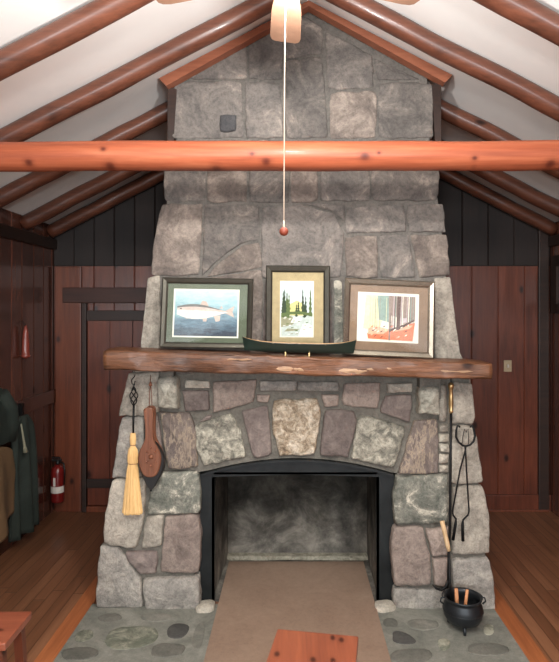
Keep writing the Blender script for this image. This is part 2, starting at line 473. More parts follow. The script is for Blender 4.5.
# right wall with a small window whose sill stands at eye height
WY0, WY1, WZ0, WZ1 = 3.70, 4.43, 1.62, 1.93
b = MB()
for (y0, y1, z0, z1) in ((YF - .1, WY0, 0, 9), (WY1, YB, 0, 9), (WY0, WY1, 0, WZ0), (WY0, WY1, WZ1, 9)):
    b.box((XR + .02, y0, z0), (XR + .1, y1, min(z1, zc(XR) + .005)), M['darkwood'])
board_wall(b, (XR + .02, YF, 0), (0, 1, 0), (-1, 0, 0), WY0 - YF, 0.165, lambda s: zc(XR) + .005, M['casing'])
board_wall(b, (XR + .02, WY1, 0), (0, 1, 0), (-1, 0, 0), YB - WY1 - .02, 0.085, lambda s: zc(XR) + .005, M['sidepine'])
board_wall(b, (XR + .02, WY0, 0), (0, 1, 0), (-1, 0, 0), WY1 - WY0, 0.165, lambda s: WZ0, M['casing'])
board_wall(b, (XR + .02, WY0, 0), (0, 1, 0), (-1, 0, 0), WY1 - WY0, 0.165, lambda s: zc(XR) + .005, M['sidepine'], z0=WZ1)
struct('wall_right', b)
b = MB()
for (y0, y1, z0, z1) in ((WY0, WY1, WZ0 - .06, WZ0 + .01), (WY0, WY1, WZ1 - .01, WZ1 + .07), (WY0 - .07, WY0 + .01, WZ0 - .06, WZ1 + .07), (WY1 - .01, WY1 + .08, WZ0 - .06, WZ1 + .07)):
    b.box((XR - .025, y0, z0), (XR + .09, y1, z1), M['darkwood'])
wf = struct('window_1', b)
b = MB(); b.box((XR + .05, WY0, WZ0), (XR + .056, WY1, WZ1), flat('greenish_window_pane', (96, 110, 84), 0.1)); b.build('window_pane', wf)
# wall behind the camera
b = MB()
b.prism(gp, lambda p: (p[0], YF, p[1]), lambda p: (p[0], YF - .1, p[1]), M['wallpine']); struct('wall_front', b)

# skirting and mouldings
b = MB(); b.box((1.04, YB - .04, 0), (XR - .001, YB - .02, .13), M['wallpine'], bev=.004)
b.box((1.04, YB - .055, 0), (XR - .02, YB - .04, .018), M['casing'], bev=.004); tag(struct('baseboard_back', b))
b = MB(); b.box((XR - .10, YB - .05, 0), (XR - .02, YB - .02, zc(XR - .02) - .02), M['darkwood'], bev=.005); struct('trim_1', b)
b = MB(); b.box((XL + .001, -1.0, 2.06), (XL + .03, YB - .021, 2.14), M['darkwood'], bev=.005); struct('trim_2', b)
b = MB(); b.box((XR - .03, -1.0, 2.08), (XR - .001, YB - .051, 2.16), M['darkwood'], bev=.005); struct('trim_3', b)
b = MB(); b.box((XL + .001, 2.2, .86), (XL + .022, YB - .021, .96), M['sidepine'], bev=.004); struct('trim_4', b)
# wide casing board at the corner and lintel over the door
b = MB(); b.box((XL + .025, YB - .05, 0), (-1.665, YB - .02, 1.925), M['casing'], bev=.006)
b.box((-1.80, YB - .075, 1.64), (-1.10, YB - .02, 1.76), M['lintel'], bev=.006); struct('trim_5', b)

# narrow door beside the chimney
b = MB(); DX0, DX1 = -1.655, -1.10
for x0, x1 in ((DX0 + .04, -1.44), (-1.438, -1.26), (-1.258, DX1)):
    b.box((x0, YB - .042, .05), (x1 - .002, YB - .025, 1.57), M['doorpine'], bev=.003)
d1 = struct('door_1', b)
b = MB(); b.box((DX0, YB - .065, 0.0), (DX0 + .035, YB - .021, 1.638), M['darkwood'], bev=.004); b.build('door_frame', d1)
b = MB(); b.box((DX0 + .037, YB - .06, 1.50), (DX1, YB - .043, 1.58), M['darkwood'], bev=.004); b.build('door_rail', d1)
b = MB(); b.box((DX0 + .037, YB - .06, .19), (DX1, YB - .043, .26), M['darkwood'], bev=.004); b.build('door_rail', d1)
b = MB(); b.box((DX0 + .037, YB - .06, .0), (DX1, YB - .021, .045), M['casing'], bev=.004); b.build('door_sill', d1)

# floor border boards along the hearth
b = MB(); b.box((1.065, 2.0, 0), (1.155, 3.45, .006), M['border'], bev=.002); struct('trim_6', b)
b = MB(); b.box((-1.17, 2.0, 0), (-1.08, 3.45, .006), M['border'], bev=.002); struct('trim_7', b)

# ------------------------------------------------------------------ fireplace
DF = 3.10


def yf(z): return DF + .0375 * z


def fp(px, py):                        # photo pixel -> (x, z) on the fireplace front
    d = DF + .03
    for _ in range(3):
        z = CH - (py - VY) * d / F; d = yf(z) - .02
    return ((px - VX) * d / F, CH - (py - VY) * d / F)


def front(p, off=0.0): return Vector((p[0], yf(p[1]) + off, p[1]))


def smooth_poly(poly, it=2, keep=0.18):
    for k in range(it):
        out = []; n = len(poly); q = keep if k == 0 else 0.25
        for i in range(n):
            a, c = poly[i], poly[(i + 1) % n]
            out.append((a[0] + (c[0] - a[0]) * q, a[1] + (c[1] - a[1]) * q))
            out.append((a[0] + (c[0] - a[0]) * (1 - q), a[1] + (c[1] - a[1]) * (1 - q)))
        poly = out
    return poly


def resample(poly, step):
    out = []; n = len(poly)
    for i in range(n):
        a, c = Vector(poly[i]), Vector(poly[(i + 1) % n]); L = (c - a).length; k = max(1, int(L / step))
        for j in range(k): out.append(tuple(a.lerp(c, j / k)))
    return out


def add_stone(b, poly, mp, m, relief=.022, back=.05, rough=.007, step=.018, keep=.06, grow=.002):
    """one rounded, uneven stone; mp(p2d, out) maps to 3D with 'out' metres out of the wall"""
    poly = resample(smooth_poly(poly, 2, keep), step)
    cx = sum(p[0] for p in poly) / len(poly); cz = sum(p[1] for p in poly) / len(poly)
    R = sum(math.hypot(p[0] - cx, p[1] - cz) for p in poly) / len(poly)
    sd = Vector((random.uniform(-50, 50),) * 3); n = len(poly)
    relief *= random.uniform(.75, 1.3)
    rings = [(-grow, -back), (-grow, relief * .35), (.001, relief * .75), (.008, relief * .95), (.020, relief)]
    ts = [(1 - i / R, h) for i, h in rings]
    t = ts[-1][0]
    for k in range(1, 5): ts.append((t * (1 - k / 5.0), relief * (1 + .08 * k)))
    vs = []
    for ti, (t, h) in enumerate(ts):
        for p in poly:
            jx = noise.noise(Vector((p[0] * 22, p[1] * 22, 0)) + sd) * .009
            x = cx + (p[0] - cx) * (t + jx / R); z = cz + (p[1] - cz) * (t + jx / R)
            q = Vector((x * 11, z * 11, 3)) + sd
            hh = h + (noise.fractal(q, 0.8, 2.1, 4) * rough if ti >= 2 else 0)
            vs.append(mp((x, z), hh))
    q = noise.fractal(Vector((cx * 11, cz * 11, 3)) + sd, .8, 2.1, 4) * rough
    vs.append(mp((cx, cz), relief * 1.5 + q)); fs = []
    for i in range(len(ts) - 1):
        for k in range(n): fs.append((i * n + k, i * n + (k + 1) % n, (i + 1) * n + (k + 1) % n, (i + 1) * n + k))
    i = len(ts) - 1
    for k in range(n): fs.append((i * n + k, i * n + (k + 1) % n, (i + 1) * n))
    b.add(vs, fs, m, None, True)


def mfront(p, out): return Vector((p[0], yf(p[1]) - out, p[1]))


def stones(b, lst, **kw):
    for mk, pts in lst:
        add_stone(b, [fp(*p) for p in pts], mfront, M[mk], **kw)


fire = empty('stone_fireplace', (0.03, 3.5, 0), 'massive tapering fieldstone fireplace and chimney rising to the ceiling ridge', 'fireplace')


def core(b, pts, m):
    poly = [fp(*p) for p in pts]
    b.prism(poly, lambda p: front(p), lambda p: (p[0], YB - .001, p[1]), m)


# left pier
b = MB()
core(b, [(100, 609), (103, 572), (108, 545), (111, 512), (116, 480), (121, 471), (194, 471), (194, 609)], M['mortar'])
stones(b, [
    ('grey', [(100, 546), (118, 548), (128, 561), (140, 578), (143, 608), (95, 608), (98, 570)]),
    ('grey', [(142, 579), (198, 577), (200, 609), (145, 609)]),
    ('purple', [(124, 552), (157, 552), (156, 574), (141, 575), (129, 562)]),
    ('pink', [(165, 517), (197, 515), (201, 530), (199, 573), (160, 573), (162, 549)]),
    ('lgrey', [(146, 517), (163, 516), (161, 546), (141, 549)]),
    ('lgrey', [(112, 480), (146, 479), (144, 515), (137, 548), (103, 544), (106, 512)]),
    ('green', [(155, 473), (198, 472), (201, 500), (198, 513), (147, 515), (150, 490)]),
], relief=.028)


def side_stones(b, xa, za, xb, zb, sgn, ya, yb, mats, hgt=.22):
    """masonry on a flank: the flank runs from (xa,za) up to (xb,zb)"""
    z = za
    while z < zb - .02:
        h = min(hgt * random.uniform(.8, 1.25), zb - z)
        if zb - z - h < .06: h = zb - z
        y = ya
        while y < yb - .02:
            w = min(random.uniform(.22, .42), yb - y)
            if yb - y - w < .1: w = yb - y
            g = .008
            add_stone(b, [(y + g, z + g), (y + w - g, z + g), (y + w - g, z + h - g), (y + g, z + h - g)],
                      lambda p, o: Vector((xa + (xb - xa) * (p[1] - za) / (zb - za) + sgn * o, p[0], p[1])),
                      M[random.choice(mats)], relief=.018, back=.03, step=.05)
            y += w
        z += h


LOWM = ['grey', 'lgrey', 'purple', 'pink', 'grey']
a0 = fp(98, 609); a1 = fp(118, 471)
side_stones(b, a0[0] + .012, .01, a1[0] + .012, a1[1], -1, yf(0) + .05, YB - .05, LOWM)
b.build('pier', fire)
# right pier
b = MB()
core(b, [(398, 616), (398, 471), (478, 471), (479, 487), (486, 515), (486, 555), (490, 575), (491, 616)], M['mortar'])
stones(b, [
    ('green', [(397, 477), (449, 474), (449, 523), (395, 524), (393, 500)]),
    ('lgrey', [(453, 487), (483, 486), (490, 519), (490, 554), (452, 556)]),
    ('pink', [(394, 527), (423, 528), (430, 556), (431, 586), (394, 586), (391, 545)]),
    ('pink', [(426, 529), (449, 527), (449, 555), (432, 556)]),
    ('pink', [(433, 559), (449, 558), (449, 587), (434, 585)]),
    ('grey', [(394, 589), (449, 590), (452, 617), (394, 616)]),
    ('grey', [(452, 560), (488, 558), (494, 576), (496, 616), (454, 616)]),
], relief=.028)
a0 = fp(493, 612); a1 = fp(480, 471)
side_stones(b, a0[0] - .012, .01, a1[0] - .012, a1[1], 1, yf(0) + .05, YB - .05, LOWM)
b.build('pier', fire)


def archy(x):      # soffit of the arch in photo rows
    t = (x - 296.5) / 97.0
    return 459 + 15 * t * t


# arch and the masonry between it and the mantel
b = MB()
pts = [(122, 471), (126, 417), (132, 371), (470, 371), (471, 425), (479, 474), (395, 474)]
pts += [(x, archy(x)) for x in range(390, 200, -10)] + [(198, 473)]
core(b, pts, M['mortar'])
stones(b, [
    ('grey', [(121, 417), (144, 417), (144, 469), (147, 477), (112, 478), (116, 450)]),
    ('lgrey', [(128, 373), (159, 373), (159, 412), (145, 416), (119, 416), (123, 396)]),
    ('purple', [(147, 417), (158, 415), (165, 470), (148, 471)]),
    ('veined', [(160, 412), (190, 413), (196, 432), (198, 467), (168, 470), (164, 445)]),
    ('purple', [(182, 391), (208, 391), (209, 410), (184, 412)]),
    ('pale', [(185, 380), (209, 381), (209, 388), (185, 388)]),
    ('pink', [(213, 382), (256, 380), (253, 402), (238, 407), (213, 413)]),
    ('grey', [(260, 381), (296, 381), (296, 391), (259, 391)]),
    ('grey', [(299, 382), (338, 382), (338, 391), (299, 391)]),
    ('pink', [(257, 395), (269, 395), (268, 403), (256, 402)]),
    ('pink', [(322, 395), (339, 395), (339, 406), (325, 407)]),
    ('white', [(193, 427), (231, 413), (240, 430), (246, 457), (204, 466), (196, 448)]),
    ('purple', [(241, 411), (268, 406), (272, 455), (253, 458)]),
    ('gold', [(273, 400), (317, 399), (321, 414), (315, 455), (279, 456), (272, 425)]),
    ('purple', [(325, 410), (355, 411), (357, 424), (348, 457), (320, 456)]),
    ('white', [(359, 414), (405, 427), (403, 440), (394, 468), (351, 459)]),
    ('veined', [(414, 421), (438, 419), (439, 474), (399, 474), (406, 450)]),
    ('pink', [(344, 384), (381, 383), (378, 409), (343, 406)]),
    ('purple', [(385, 396), (413, 394), (410, 423), (381, 412)]),
    ('lgrey', [(387, 384), (413, 383), (412, 392), (387, 393)]),
    ('lgrey', [(449, 383), (472, 383), (475, 418), (473, 423), (449, 424)]),
    ('lgrey', [(439, 385), (447, 385), (447, 421), (439, 421)]),
    ('lgrey', [(450, 427), (475, 426), (482, 470), (483, 483), (451, 484)]),
    ('lgrey', [(440, 425), (449, 425), (449, 432), (440, 432)]), ('pale', [(440, 435), (449, 435), (449, 442), (440, 442)]),
    ('pale', [(440, 445), (449, 445), (449, 452), (440, 452)]), ('lgrey', [(440, 455), (449, 455), (449, 463), (440, 463)]),
    ('lgrey', [(440, 466), (449, 466), (449, 473), (440, 473)]),
    ('purple', [(206, 416), (211, 416), (209, 420), (200, 422)]),
], relief=.024)
a0 = fp(118, 471); a1 = fp(130, 371)
side_stones(b, a0[0] + .012, a0[1] + .01, a1[0] + .012, a1[1], -1, yf(1) + .05, YB - .05, LOWM)
a0 = fp(480, 471); a1 = fp(472, 371)
side_stones(b, a0[0] - .012, a0[1] + .01, a1[0] - .012, a1[1], 1, yf(1) + .05, YB - .05, LOWM)
b.build('arch', fire)

# chimney breast above the mantel
b = MB()
def zpt(x): return (x, zc(x) - .004)
xtl, xtr = fp(176, 100)[0], fp(431, 100)[0]
L = [(133, 373), (146, 350), (152, 300), (155, 277), (160, 235), (166, 203), (169, 173), (176, 137), (179, 98)]
Rr = [(469, 373), (459, 356), (452, 320), (447, 277), (443, 235), (439, 203), (435, 173), (430, 137), (428, 98)]
poly = [fp(*p) for p in L] + [zpt(fp(179, 98)[0]), (RX, RZ - .004), zpt(fp(428, 98)[0])] + [fp(*p) for p in Rr[::-1]]
b.prism(poly, lambda p: front(p), lambda p: (p[0], YB - .001, p[1]), M['mortar_up'])
UP = [
    ('lgrey', [(147, 278), (159, 276), (160, 350), (158, 373), (134, 373), (140, 349)]),
    ('lgrey', [(435, 279), (451, 277), (456, 320), (461, 356), (471, 373), (436, 373)]),
    ('upper', [(162, 278), (200, 279), (203, 320), (200, 373), (162, 373)]),
    ('upperpink', [(203, 279), (262, 270), (262, 320), (258, 373), (203, 373)]),
    ('purple', [(265, 281), (330, 281), (332, 320), (332, 373), (261, 373)]),
    ('green', [(334, 281), (342, 280), (344, 373), (335, 373)]),
    ('upper', [(345, 280), (432, 281), (433, 373), (347, 373)]),
    ('upperpink', [(161, 204), (202, 204), (200, 240), (198, 275), (150, 275), (154, 240)]),
    ('upper', [(205, 204), (258, 206), (259, 238), (240, 243), (215, 262), (202, 275), (203, 240)]),
    ('upperpink', [(206, 277), (220, 262), (243, 246), (259, 242), (261, 267), (240, 271)]),
    ('upper', [(262, 206), (300, 205), (333, 213), (343, 234), (341, 277), (262, 278)]),
    ('upper', [(303, 203), (345, 204), (344, 220), (335, 211)]),
    ('upper', [(348, 208), (405, 204), (407, 231), (346, 233)]),
    ('upper', [(408, 204), (443, 204), (447, 232), (410, 231)]),
    ('upperpink', [(346, 237), (377, 236), (378, 277), (346, 277)]),
    ('upper', [(380, 236), (409, 234), (416, 277), (381, 277)]),
    ('upperpink', [(412, 235), (447, 235), (451, 275), (420, 277)]),
    ('upper', [(165, 140), (204, 140), (204, 200), (163, 201)]),
    ('upperpink', [(207, 140), (247, 140), (246, 201), (207, 201)]),
    ('upper', [(250, 140), (288, 140), (289, 202), (249, 202)]),
    ('upperpink', [(291, 140), (317, 140), (318, 200), (291, 202)]),
    ('upper', [(320, 140), (368, 140), (370, 200), (321, 200)]),
    ('upper', [(371, 140), (436, 140), (439, 172), (438, 200), (373, 200)]),
    ('upper', [(173, 82), (241, 80), (243, 137), (171, 137)]),
    ('upper', [(245, 82), (280, 82), (283, 137), (246, 137)]),
    ('upper', [(284, 60), (322, 56), (325, 90), (328, 137), (286, 137)]),
    ('upperpink', [(330, 92), (377, 90), (376, 137), (331, 137)]),
    ('upper', [(379, 82), (433, 82), (434, 137), (379, 137)]),
    ('upper', [(213, 56), (246, 44), (246, 78), (200, 78), (184, 76)]),
    ('upper', [(249, 42), (282, 26), (282, 78), (249, 78)]),
    ('upper', [(285, 24), (304, 14), (322, 26), (322, 52), (285, 57)]),
    ('upper', [(326, 30), (372, 54), (374, 86), (328, 88)]),
    ('upper', [(376, 58), (420, 78), (378, 79)]),
]
stones(b, UP, relief=.008, rough=.005, keep=.05, grow=.003)
for sgn, PL, mm in ((-1, [L[1], L[3], L[5], L[7]], .0), (1, [Rr[1], Rr[3], Rr[5], Rr[7]], .0)):
    for k in range(3):
        a0 = fp(*PL[k]); a1 = fp(*PL[k + 1])
        side_stones(b, a0[0], a0[1] + .004, a1[0], a1[1], sgn, yf(2) + .05, YB - .05, ['upper', 'upperpink'], .24)
    a0 = fp(*PL[3]); side_stones(b, a0[0], a0[1] + .004, a0[0], zc(a0[0] + sgn * .03) - .03, sgn, yf(2.4) + .05, YB - .05, ['upper', 'upperpink'], .24)
b.build('chimney_breast', fire)
# dark square stone let into the upper chimney
b = MB(); add_stone(b, [fp(220, 115), fp(236, 115), fp(236, 131), fp(220, 131)], mfront, M['darkstone'], relief=.026, rough=.002)
tag(b.build('square_stone', fire), 'small dark square stone set in the upper chimney')
# corbels carrying the mantel
for pts, lt in (([(160, 376), (179, 376), (179, 407), (160, 406)], 0), ([(417, 386), (437, 386), (437, 413), (417, 412)], 0)):
    b = MB(); add_stone(b, [fp(*p) for p in pts], mfront, M['corbel'], relief=.075, back=.1, rough=.006, keep=.05)
    x0, z0 = fp(pts[0][0] + 1, pts[0][1] + 3); x1, _ = fp(pts[1][0] - 1, 0)
    b.box((x0, yf(z0) - .06, z0 - .05), (x1, yf(z0) + .03, 1.285 if pts[0][0] < 300 else 1.25), M['mortar'], bev=.008)
    tag(b.build('corbel', fire), 'pale projecting stone bracket under the mantel')

# steel surround
b = MB()
def fpz(px, py): return fp(px, py)
low = 476
outer = [(x, archy(x) + .5) for x in range(200, 394, 8)] + [(393, 474)]
poly = [fp(*p) for p in outer] + [fp(393, 479), fp(297, low), fp(200, 479)]
b.prism(poly, lambda p: (p[0], DF + .035, p[1]), lambda p: (p[0], DF + .05, p[1]), M['steel'])
poly = [fp(*p) for p in outer] + [fp(x, y + 2.2) for x, y in outer[::-1]]
b.prism(poly, lambda p: (p[0], DF + .0, p[1]), lambda p: (p[0], DF + .15, p[1]), M['steel'])
x0 = fp(199, 500)[0]; x1 = fp(213, 500)[0]
b.box((x0, DF + .04, .0), (x1, DF + .055, .70), M['steel']); b.box((x1 - .012, DF + .04, .0), (x1, DF + .09, .70), M['steel'])
x0 = fp(378, 500)[0]; x1 = fp(395, 500)[0]
b.box((x0, DF + .04, .0), (x1, DF + .055, .70), M['steel']); b.box((x0, DF + .04, .0), (x0 + .012, DF + .09, .70), M['steel'])
x0 = fp(213, 500)[0]; x1 = fp(378, 500)[0]
zl = fp(297, low)[1]
b.box((x0, DF + .035, zl), (x1, DF + .22, zl + .012), M['steel'])
b.build('steel_surround', fire)
# firebox lining
b = MB(); m = M['soot']
fx0, fx1 = fp(213, 500)[0] - .012, fp(378, 500)[0] + .012
bx0, bx1 = (228 - VX) * 3.72 / F, (367 - VX) * 3.72 / F; yb = 3.72; ym = DF + .06; ht = .86
for (xa, xb) in ((fx0, bx0), (fx1, bx1)):
    w = -.05 if xa < 0.1 else .05
    b.prism([(xa, ym), (xb, yb), (xb + w, yb + .05), (xa + w, ym)], lambda p: (p[0], p[1], 0), lambda p: (p[0], p[1], ht), m, .5)
b.box((bx0 - .05, yb, 0), (bx1 + .05, yb + .05, ht), m, .5)
b.box((fx0 - .05, ym, ht), (fx1 + .05, yb + .05, ht + .04), m, .5)
b.box((fx0 - .02, ym, .0), (fx1 + .02, yb, .006), m, .5)
b.prism([(ym + .16, .70), (ym + .2, .70), (yb, .62), (yb, .66)], lambda p: (fx0, p[0], p[1] + .1), lambda p: (fx1, p[0], p[1] + .1), m, .5)
b.build('firebox', fire)
b = MB(); poly = resample([(bx0 + .01, 0), (bx1 - .01, 0), (bx1 - .01, .03), (bx0 + .01, .035)], .03)
add_stone(b, [(bx0, 0), (bx1, 0), (bx1, .03), (bx0, .03)], lambda p, o: Vector((p[0], yb - .03 - o, p[1])), M['ash'], relief=.03, rough=.01, keep=.05)
b.build('ash_ledge', fire)
for x0, x1, y in ((198, 215, 603), (374, 394, 609)):
    b = MB(); d = 3.11; xa, xb = (x0 - VX) * d / F, (x1 - VX) * d / F
    add_stone(b, [(xa, 3.02), (xb, 3.04), (xb, 3.14), (xa, 3.13)], lambda p, o: Vector((p[0], p[1], .012 + o)), M['pale'], relief=.02, back=.012, keep=.2)
    tag(b.build('threshold_stone', fire), 'pale mortar block at the foot of the firebox mouth')

# ------------------------------------------------------------------ hearth
b = MB(); b.box((-1.08, 1.9, -.001), (1.065, DF + .02, .008), M['hearth'])
ob = tag(b.build('stone_hearth'), 'grey-green concrete hearth slab inlaid with flat stones before the fireplace', 'hearth')


def gp_(px, py, z=0.0):
    d = (CH - z) * F / (py - VY); return ((px - VX) * d / F, d)


HS = [('hstone', [(98, 618), (112, 614), (122, 618), (118, 623), (102, 624)]),
      ('hstone', [(138, 616), (168, 615), (174, 619), (160, 624), (142, 622)]),
      ('hgreen', [(108, 630), (150, 627), (162, 636), (146, 650), (104, 652)]),
      ('hdark', [(168, 628), (182, 624), (190, 630), (184, 640), (168, 641)]),
      ('hgreen', [(78, 632), (94, 632), (93, 642), (74, 644)]),
      ('hstone', [(196, 626), (206, 624), (202, 650), (190, 650)]),
      ('hstone', [(150, 646), (186, 645), (182, 658), (152, 660)]),
      ('hstone', [(64, 650), (96, 648), (98, 661), (60, 662)]),
      ('hdark', [(392, 633), (404, 634), (417, 642), (412, 646), (393, 645)]),
      ('hstone', [(384, 620), (398, 621), (397, 629), (384, 629)]),
      ('hstone', [(405, 621), (436, 621), (440, 630), (414, 633)]),
      ('hgreen', [(438, 641), (450, 641), (450, 652), (440, 653)]),
      ('hstone', [(466, 645), (505, 645), (512, 656), (470, 658)]),
      ('hgreen', [(484, 626), (494, 627), (494, 636), (484, 637)]),
      ('hstone', [(390, 652), (430, 650), (432, 664), (392, 666)])]
for mk, pts in HS:
    b = MB(); add_stone(b, [gp_(*p) for p in pts], lambda p, o: Vector((p[0], p[1], .008 + o)), M[mk], relief=.003, back=.004, rough=.0015, keep=.25)
    b.build('inlaid_stone', ob)

# brown board lying over the hearth into the firebox
b = MB(); b.box((-.40, 2.25, .0125), (.44, 3.62, .019), M['board'], bev=.002)
tag(b.build('hearth_board'), 'smooth brown hardboard sheet lying flat from the firebox over the hearth', 'board')

# ------------------------------------------------------------------ mantel
b = MB(); random.seed(11)
N, K = 90, 28
ml, mr = -.937, .985
vs = []; fs = []; mats = []
for i in range(N + 1):
    t = i / N; x = ml + (mr - ml) * t
    if t < .04: x += 0
    zt = 1.394 - .068 * t + .005 * noise.noise(Vector((x * 5, 0, 1)))
    zb = 1.289 - .046 * t + .006 * noise.noise(Vector((x * 4, 9, 1)))
    yb_ = 3.105 + .02; yfr = 2.865 + .012 * noise.noise(Vector((x * 4, 3, 7)))
    cy, cz = (yfr + yb_) / 2, (zt + zb) / 2; hy, hz = (yb_ - yfr) / 2, (zt - zb) / 2
    for k in range(K):
        a = 2 * PI * k / K; c, s_ = math.cos(a), math.sin(a)
        e = .2
        yy = cy + hy * math.copysign(abs(c) ** e, c); zz = cz + hz * math.copysign(abs(s_) ** e, s_)
        if c < -.3:
            yy += noise.fractal(Vector((x * 6, zz * 30, 2)), .8, 2.2, 4) * .014; zz += noise.fractal(Vector((x * 9, zz * 20, 5)), .8, 2.2, 3) * .006
        vs.append((x, yy, zz))
for i in range(N):
    for k in range(K): fs.append((i * K + k, i * K + (k + 1) % K, (i + 1) * K + (k + 1) % K, (i + 1) * K + k))
fs.append(tuple(range(K))); fs.append(tuple(N * K + k for k in range(K)))
b.add(vs, fs, M['mantel'], .5, True)
mant = tag(b.build('mantel_shelf'), 'thick rough-hewn live-edge log mantel shelf across the stone fireplace', 'mantel')
# pale split patches where bark and fibres were torn off
for (x0, x1, y0, y1) in ((275, 322, 366, 372), (338, 366, 368, 374), (366, 392, 367, 371), (438, 472, 370, 373), (118, 135, 365, 368), (225, 250, 358, 361)):
    b = MB(); pts = [at(x0, (y0 + y1) / 2, 2.87), at(x0 + 5, y0, 2.87), at((x0 + x1) / 2, y0 + 1, 2.87), at(x1 - 4, y0 + .5, 2.87), at(x1, (y0 + y1) / 2, 2.87), at(x1 - 8, y1, 2.87), at((x0 + x1) / 2, y1 - 1, 2.87), at(x0 + 4, y1 - .5, 2.87)]
    add_stone(b, [(p.x, p.z) for p in pts], lambda p, o: Vector((p[0], 2.868 - o, p[1])), M['mantelraw'], relief=.004, back=.02, rough=.004, step=.008)
    tag(b.build('split_wood', mant), 'pale torn wood fibres on the shelf front')

# ------------------------------------------------------------------ roof timbers
def log(b, p0, p1, r, m, seed=0, n=16, seg=26, taper=0.0):
    p0, p1 = Vector(p0), Vector(p1); pts = []; rd = []
    for i in range(seg + 1):
        t = i / seg; p = p0.lerp(p1, t)
        w = Vector((noise.noise(Vector((t * 5, seed, 0))), noise.noise(Vector((t * 5, seed, 4))), noise.noise(Vector((t * 5, seed, 8))))) * .008
        pts.append(p + w); rd.append(r * (1 + .06 * noise.noise(Vector((t * 9, seed, 2))) - taper * t))
    b.tube(pts, rd, m, n)


ang = math.atan(SL)
RD = [(2.31, 'nearest'), (2.86, 'second'), (3.48, 'third'), (4.06, 'fourth'), (4.50, 'farthest')]
desc = {0: ('cut off by the top corner of the view', ), }
lab = {(-1, 0): 'reddish log rafter highest in the top left corner of the ceiling',
       (-1, 1): 'long shiny log rafter on the left slope just above the orange chimney moulding',
       (-1, 2): 'log rafter on the left slope ending against the chimney side above the crossbeam',
       (-1, 3): 'dark left-slope log rafter seen below the crossbeam, second from the back wall',
       (-1, 4): 'darkest log rafter on the left slope lying against the back wall',
       (1, 0): 'reddish log rafter highest in the top right corner of the ceiling',
       (1, 1): 'long shiny log rafter on the right slope just above the orange chimney moulding',
       (1, 2): 'log rafter on the right slope ending against the chimney side above the crossbeam',
       (1, 3): 'dark right-slope log rafter seen below the crossbeam, second from the back wall',
       (1, 4): 'darkest log rafter on the right slope lying against the back wall'}
for sg in (-1, 1):
    for i, (d, nm) in enumerate(RD):
        r = .050 if i < 3 else .052
        if i < 2: xs = RX + sg * .03
        else: xs = -.70 if sg < 0 else .82
        xe = (XL + .004) if sg < 0 else (XR - .004)
        off = r / math.cos(ang) + .002
        b = MB(); log(b, (xs, d, zc(xs) - off), (xe, d, zc(xe) - off), r, M['rafter'], seed=i * 7 + sg * 3)
        tag(b.build('log_rafter'), lab[(sg, i)], 'rafter')
b = MB(); xl = XL + .09; log(b, (-1.62, 2.74, 2.318), (1.68, 2.74, 2.318), .069, M['beam'], seed=31, n=28, seg=60)
tag(b.build('tie_beam'), 'bright orange-brown round log crossbeam spanning the room before the chimney', 'beam')
# ridge moulding around the chimney: two raking boards and drop ends
b = MB()
tr = empty('chimney_moulding', (0.03, 3.14, 2.83), 'orange-brown inverted V moulding where the chimney meets the ceiling', 'moulding')
for sg, xe in ((-1, -.725), (1, .862)):
    b = MB()
    q = [(RX, RZ - .012), (xe, zc(xe) - .012), (xe - sg * .04, zc(xe) - .052), (RX, RZ - .042)]
    b.prism(q, lambda p: (p[0], 3.135, p[1]), lambda p: (p[0], 3.198, p[1]), M['trimwood'])
    b.build('raking_board', tr)
for sg, xe in ((-1, -.69), (1, .815)):
    b = MB(); b.prism([(xe - sg * .0 + sg * .0, zc(xe) - .05), (xe - sg * .05, zc(xe) - .07), (xe - sg * .03, 2.45), (xe - sg * .0, 2.45)],
                      lambda p: (p[0], 3.19, p[1]), lambda p: (p[0], 3.25, p[1]), M['darkwood'])
    b.build('side_strip', tr)

# ------------------------------------------------------------------ ceiling fan
fc = Vector((-.015, 1.90, 2.70))
fan = empty('ceiling_fan', (fc.x, fc.y, 2.58), 'ceiling fan with wide tan wooden blades and a hanging pull cord', 'ceiling fan')
b = MB(); b.tube([(fc.x, fc.y, 2.86), (fc.x, fc.y, RZ - .01)], .014, M['bronze']); b.lathe((fc.x, fc.y, 3.17), [(0.001, -.01), (.06, 0), (.07, .06), (.001, .09)], M['bronze']); b.build('down_rod', fan)
b = MB(); b.lathe((fc.x, fc.y, 2.70), [(.001, 0), (.09, .005), (.115, .03), (.115, .10), (.08, .14), (.02, .17), (.001, .17)], M['bronze']); b.build('motor_housing', fan)
bl0 = None
for k in range(5):
    a = math.radians(92 + 72 * k)
    rot = Matrix.Translation((fc.x, fc.y, 0)) @ Matrix.Rotation(a, 4, 'Z')
    b = MB(); b.xf = rot
    out = [(.17, -.045), (.25, -.055), (.46, -.062), (.488, -.056), (.50, -.043), (.50, .043), (.488, .056), (.46, .062), (.25, .055), (.17, .045)]
    b.prism(out, lambda p: (p[0], p[1], 2.700 + p[1] * .12), lambda p: (p[0], p[1], 2.707 + p[1] * .12), M['fanwood'])
    bl = b.build('blade', fan)
    b = MB(); b.xf = rot; b.box((.10, -.02, 2.708), (.24, .02, 2.716), M['bronze'], bev=.002); b.build('blade_arm', bl)
b = MB(); b.lathe((fc.x, fc.y, 2.635), [(.001, 0), (.04, .005), (.065, .02), (.07, .04), (.055, .07)], emis('frosted_lamp_glass', (255, 236, 214), 3.0)); b.build('lamp_globe', fan)
cx, cy = (284.5 - VX) * 1.82 / F, 1.82
b = MB(); b.tube([(cx + .004, cy, 2.71), (cx, cy, 2.3), (cx - .002, cy, 1.85)], .0019, M['string'], 6); 
b.tube([(cx - .002, cy, 1.875), (cx - .002, cy, 1.852)], [.002, .0035], M['string'], 8); pc = b.build('pull_cord', fan)
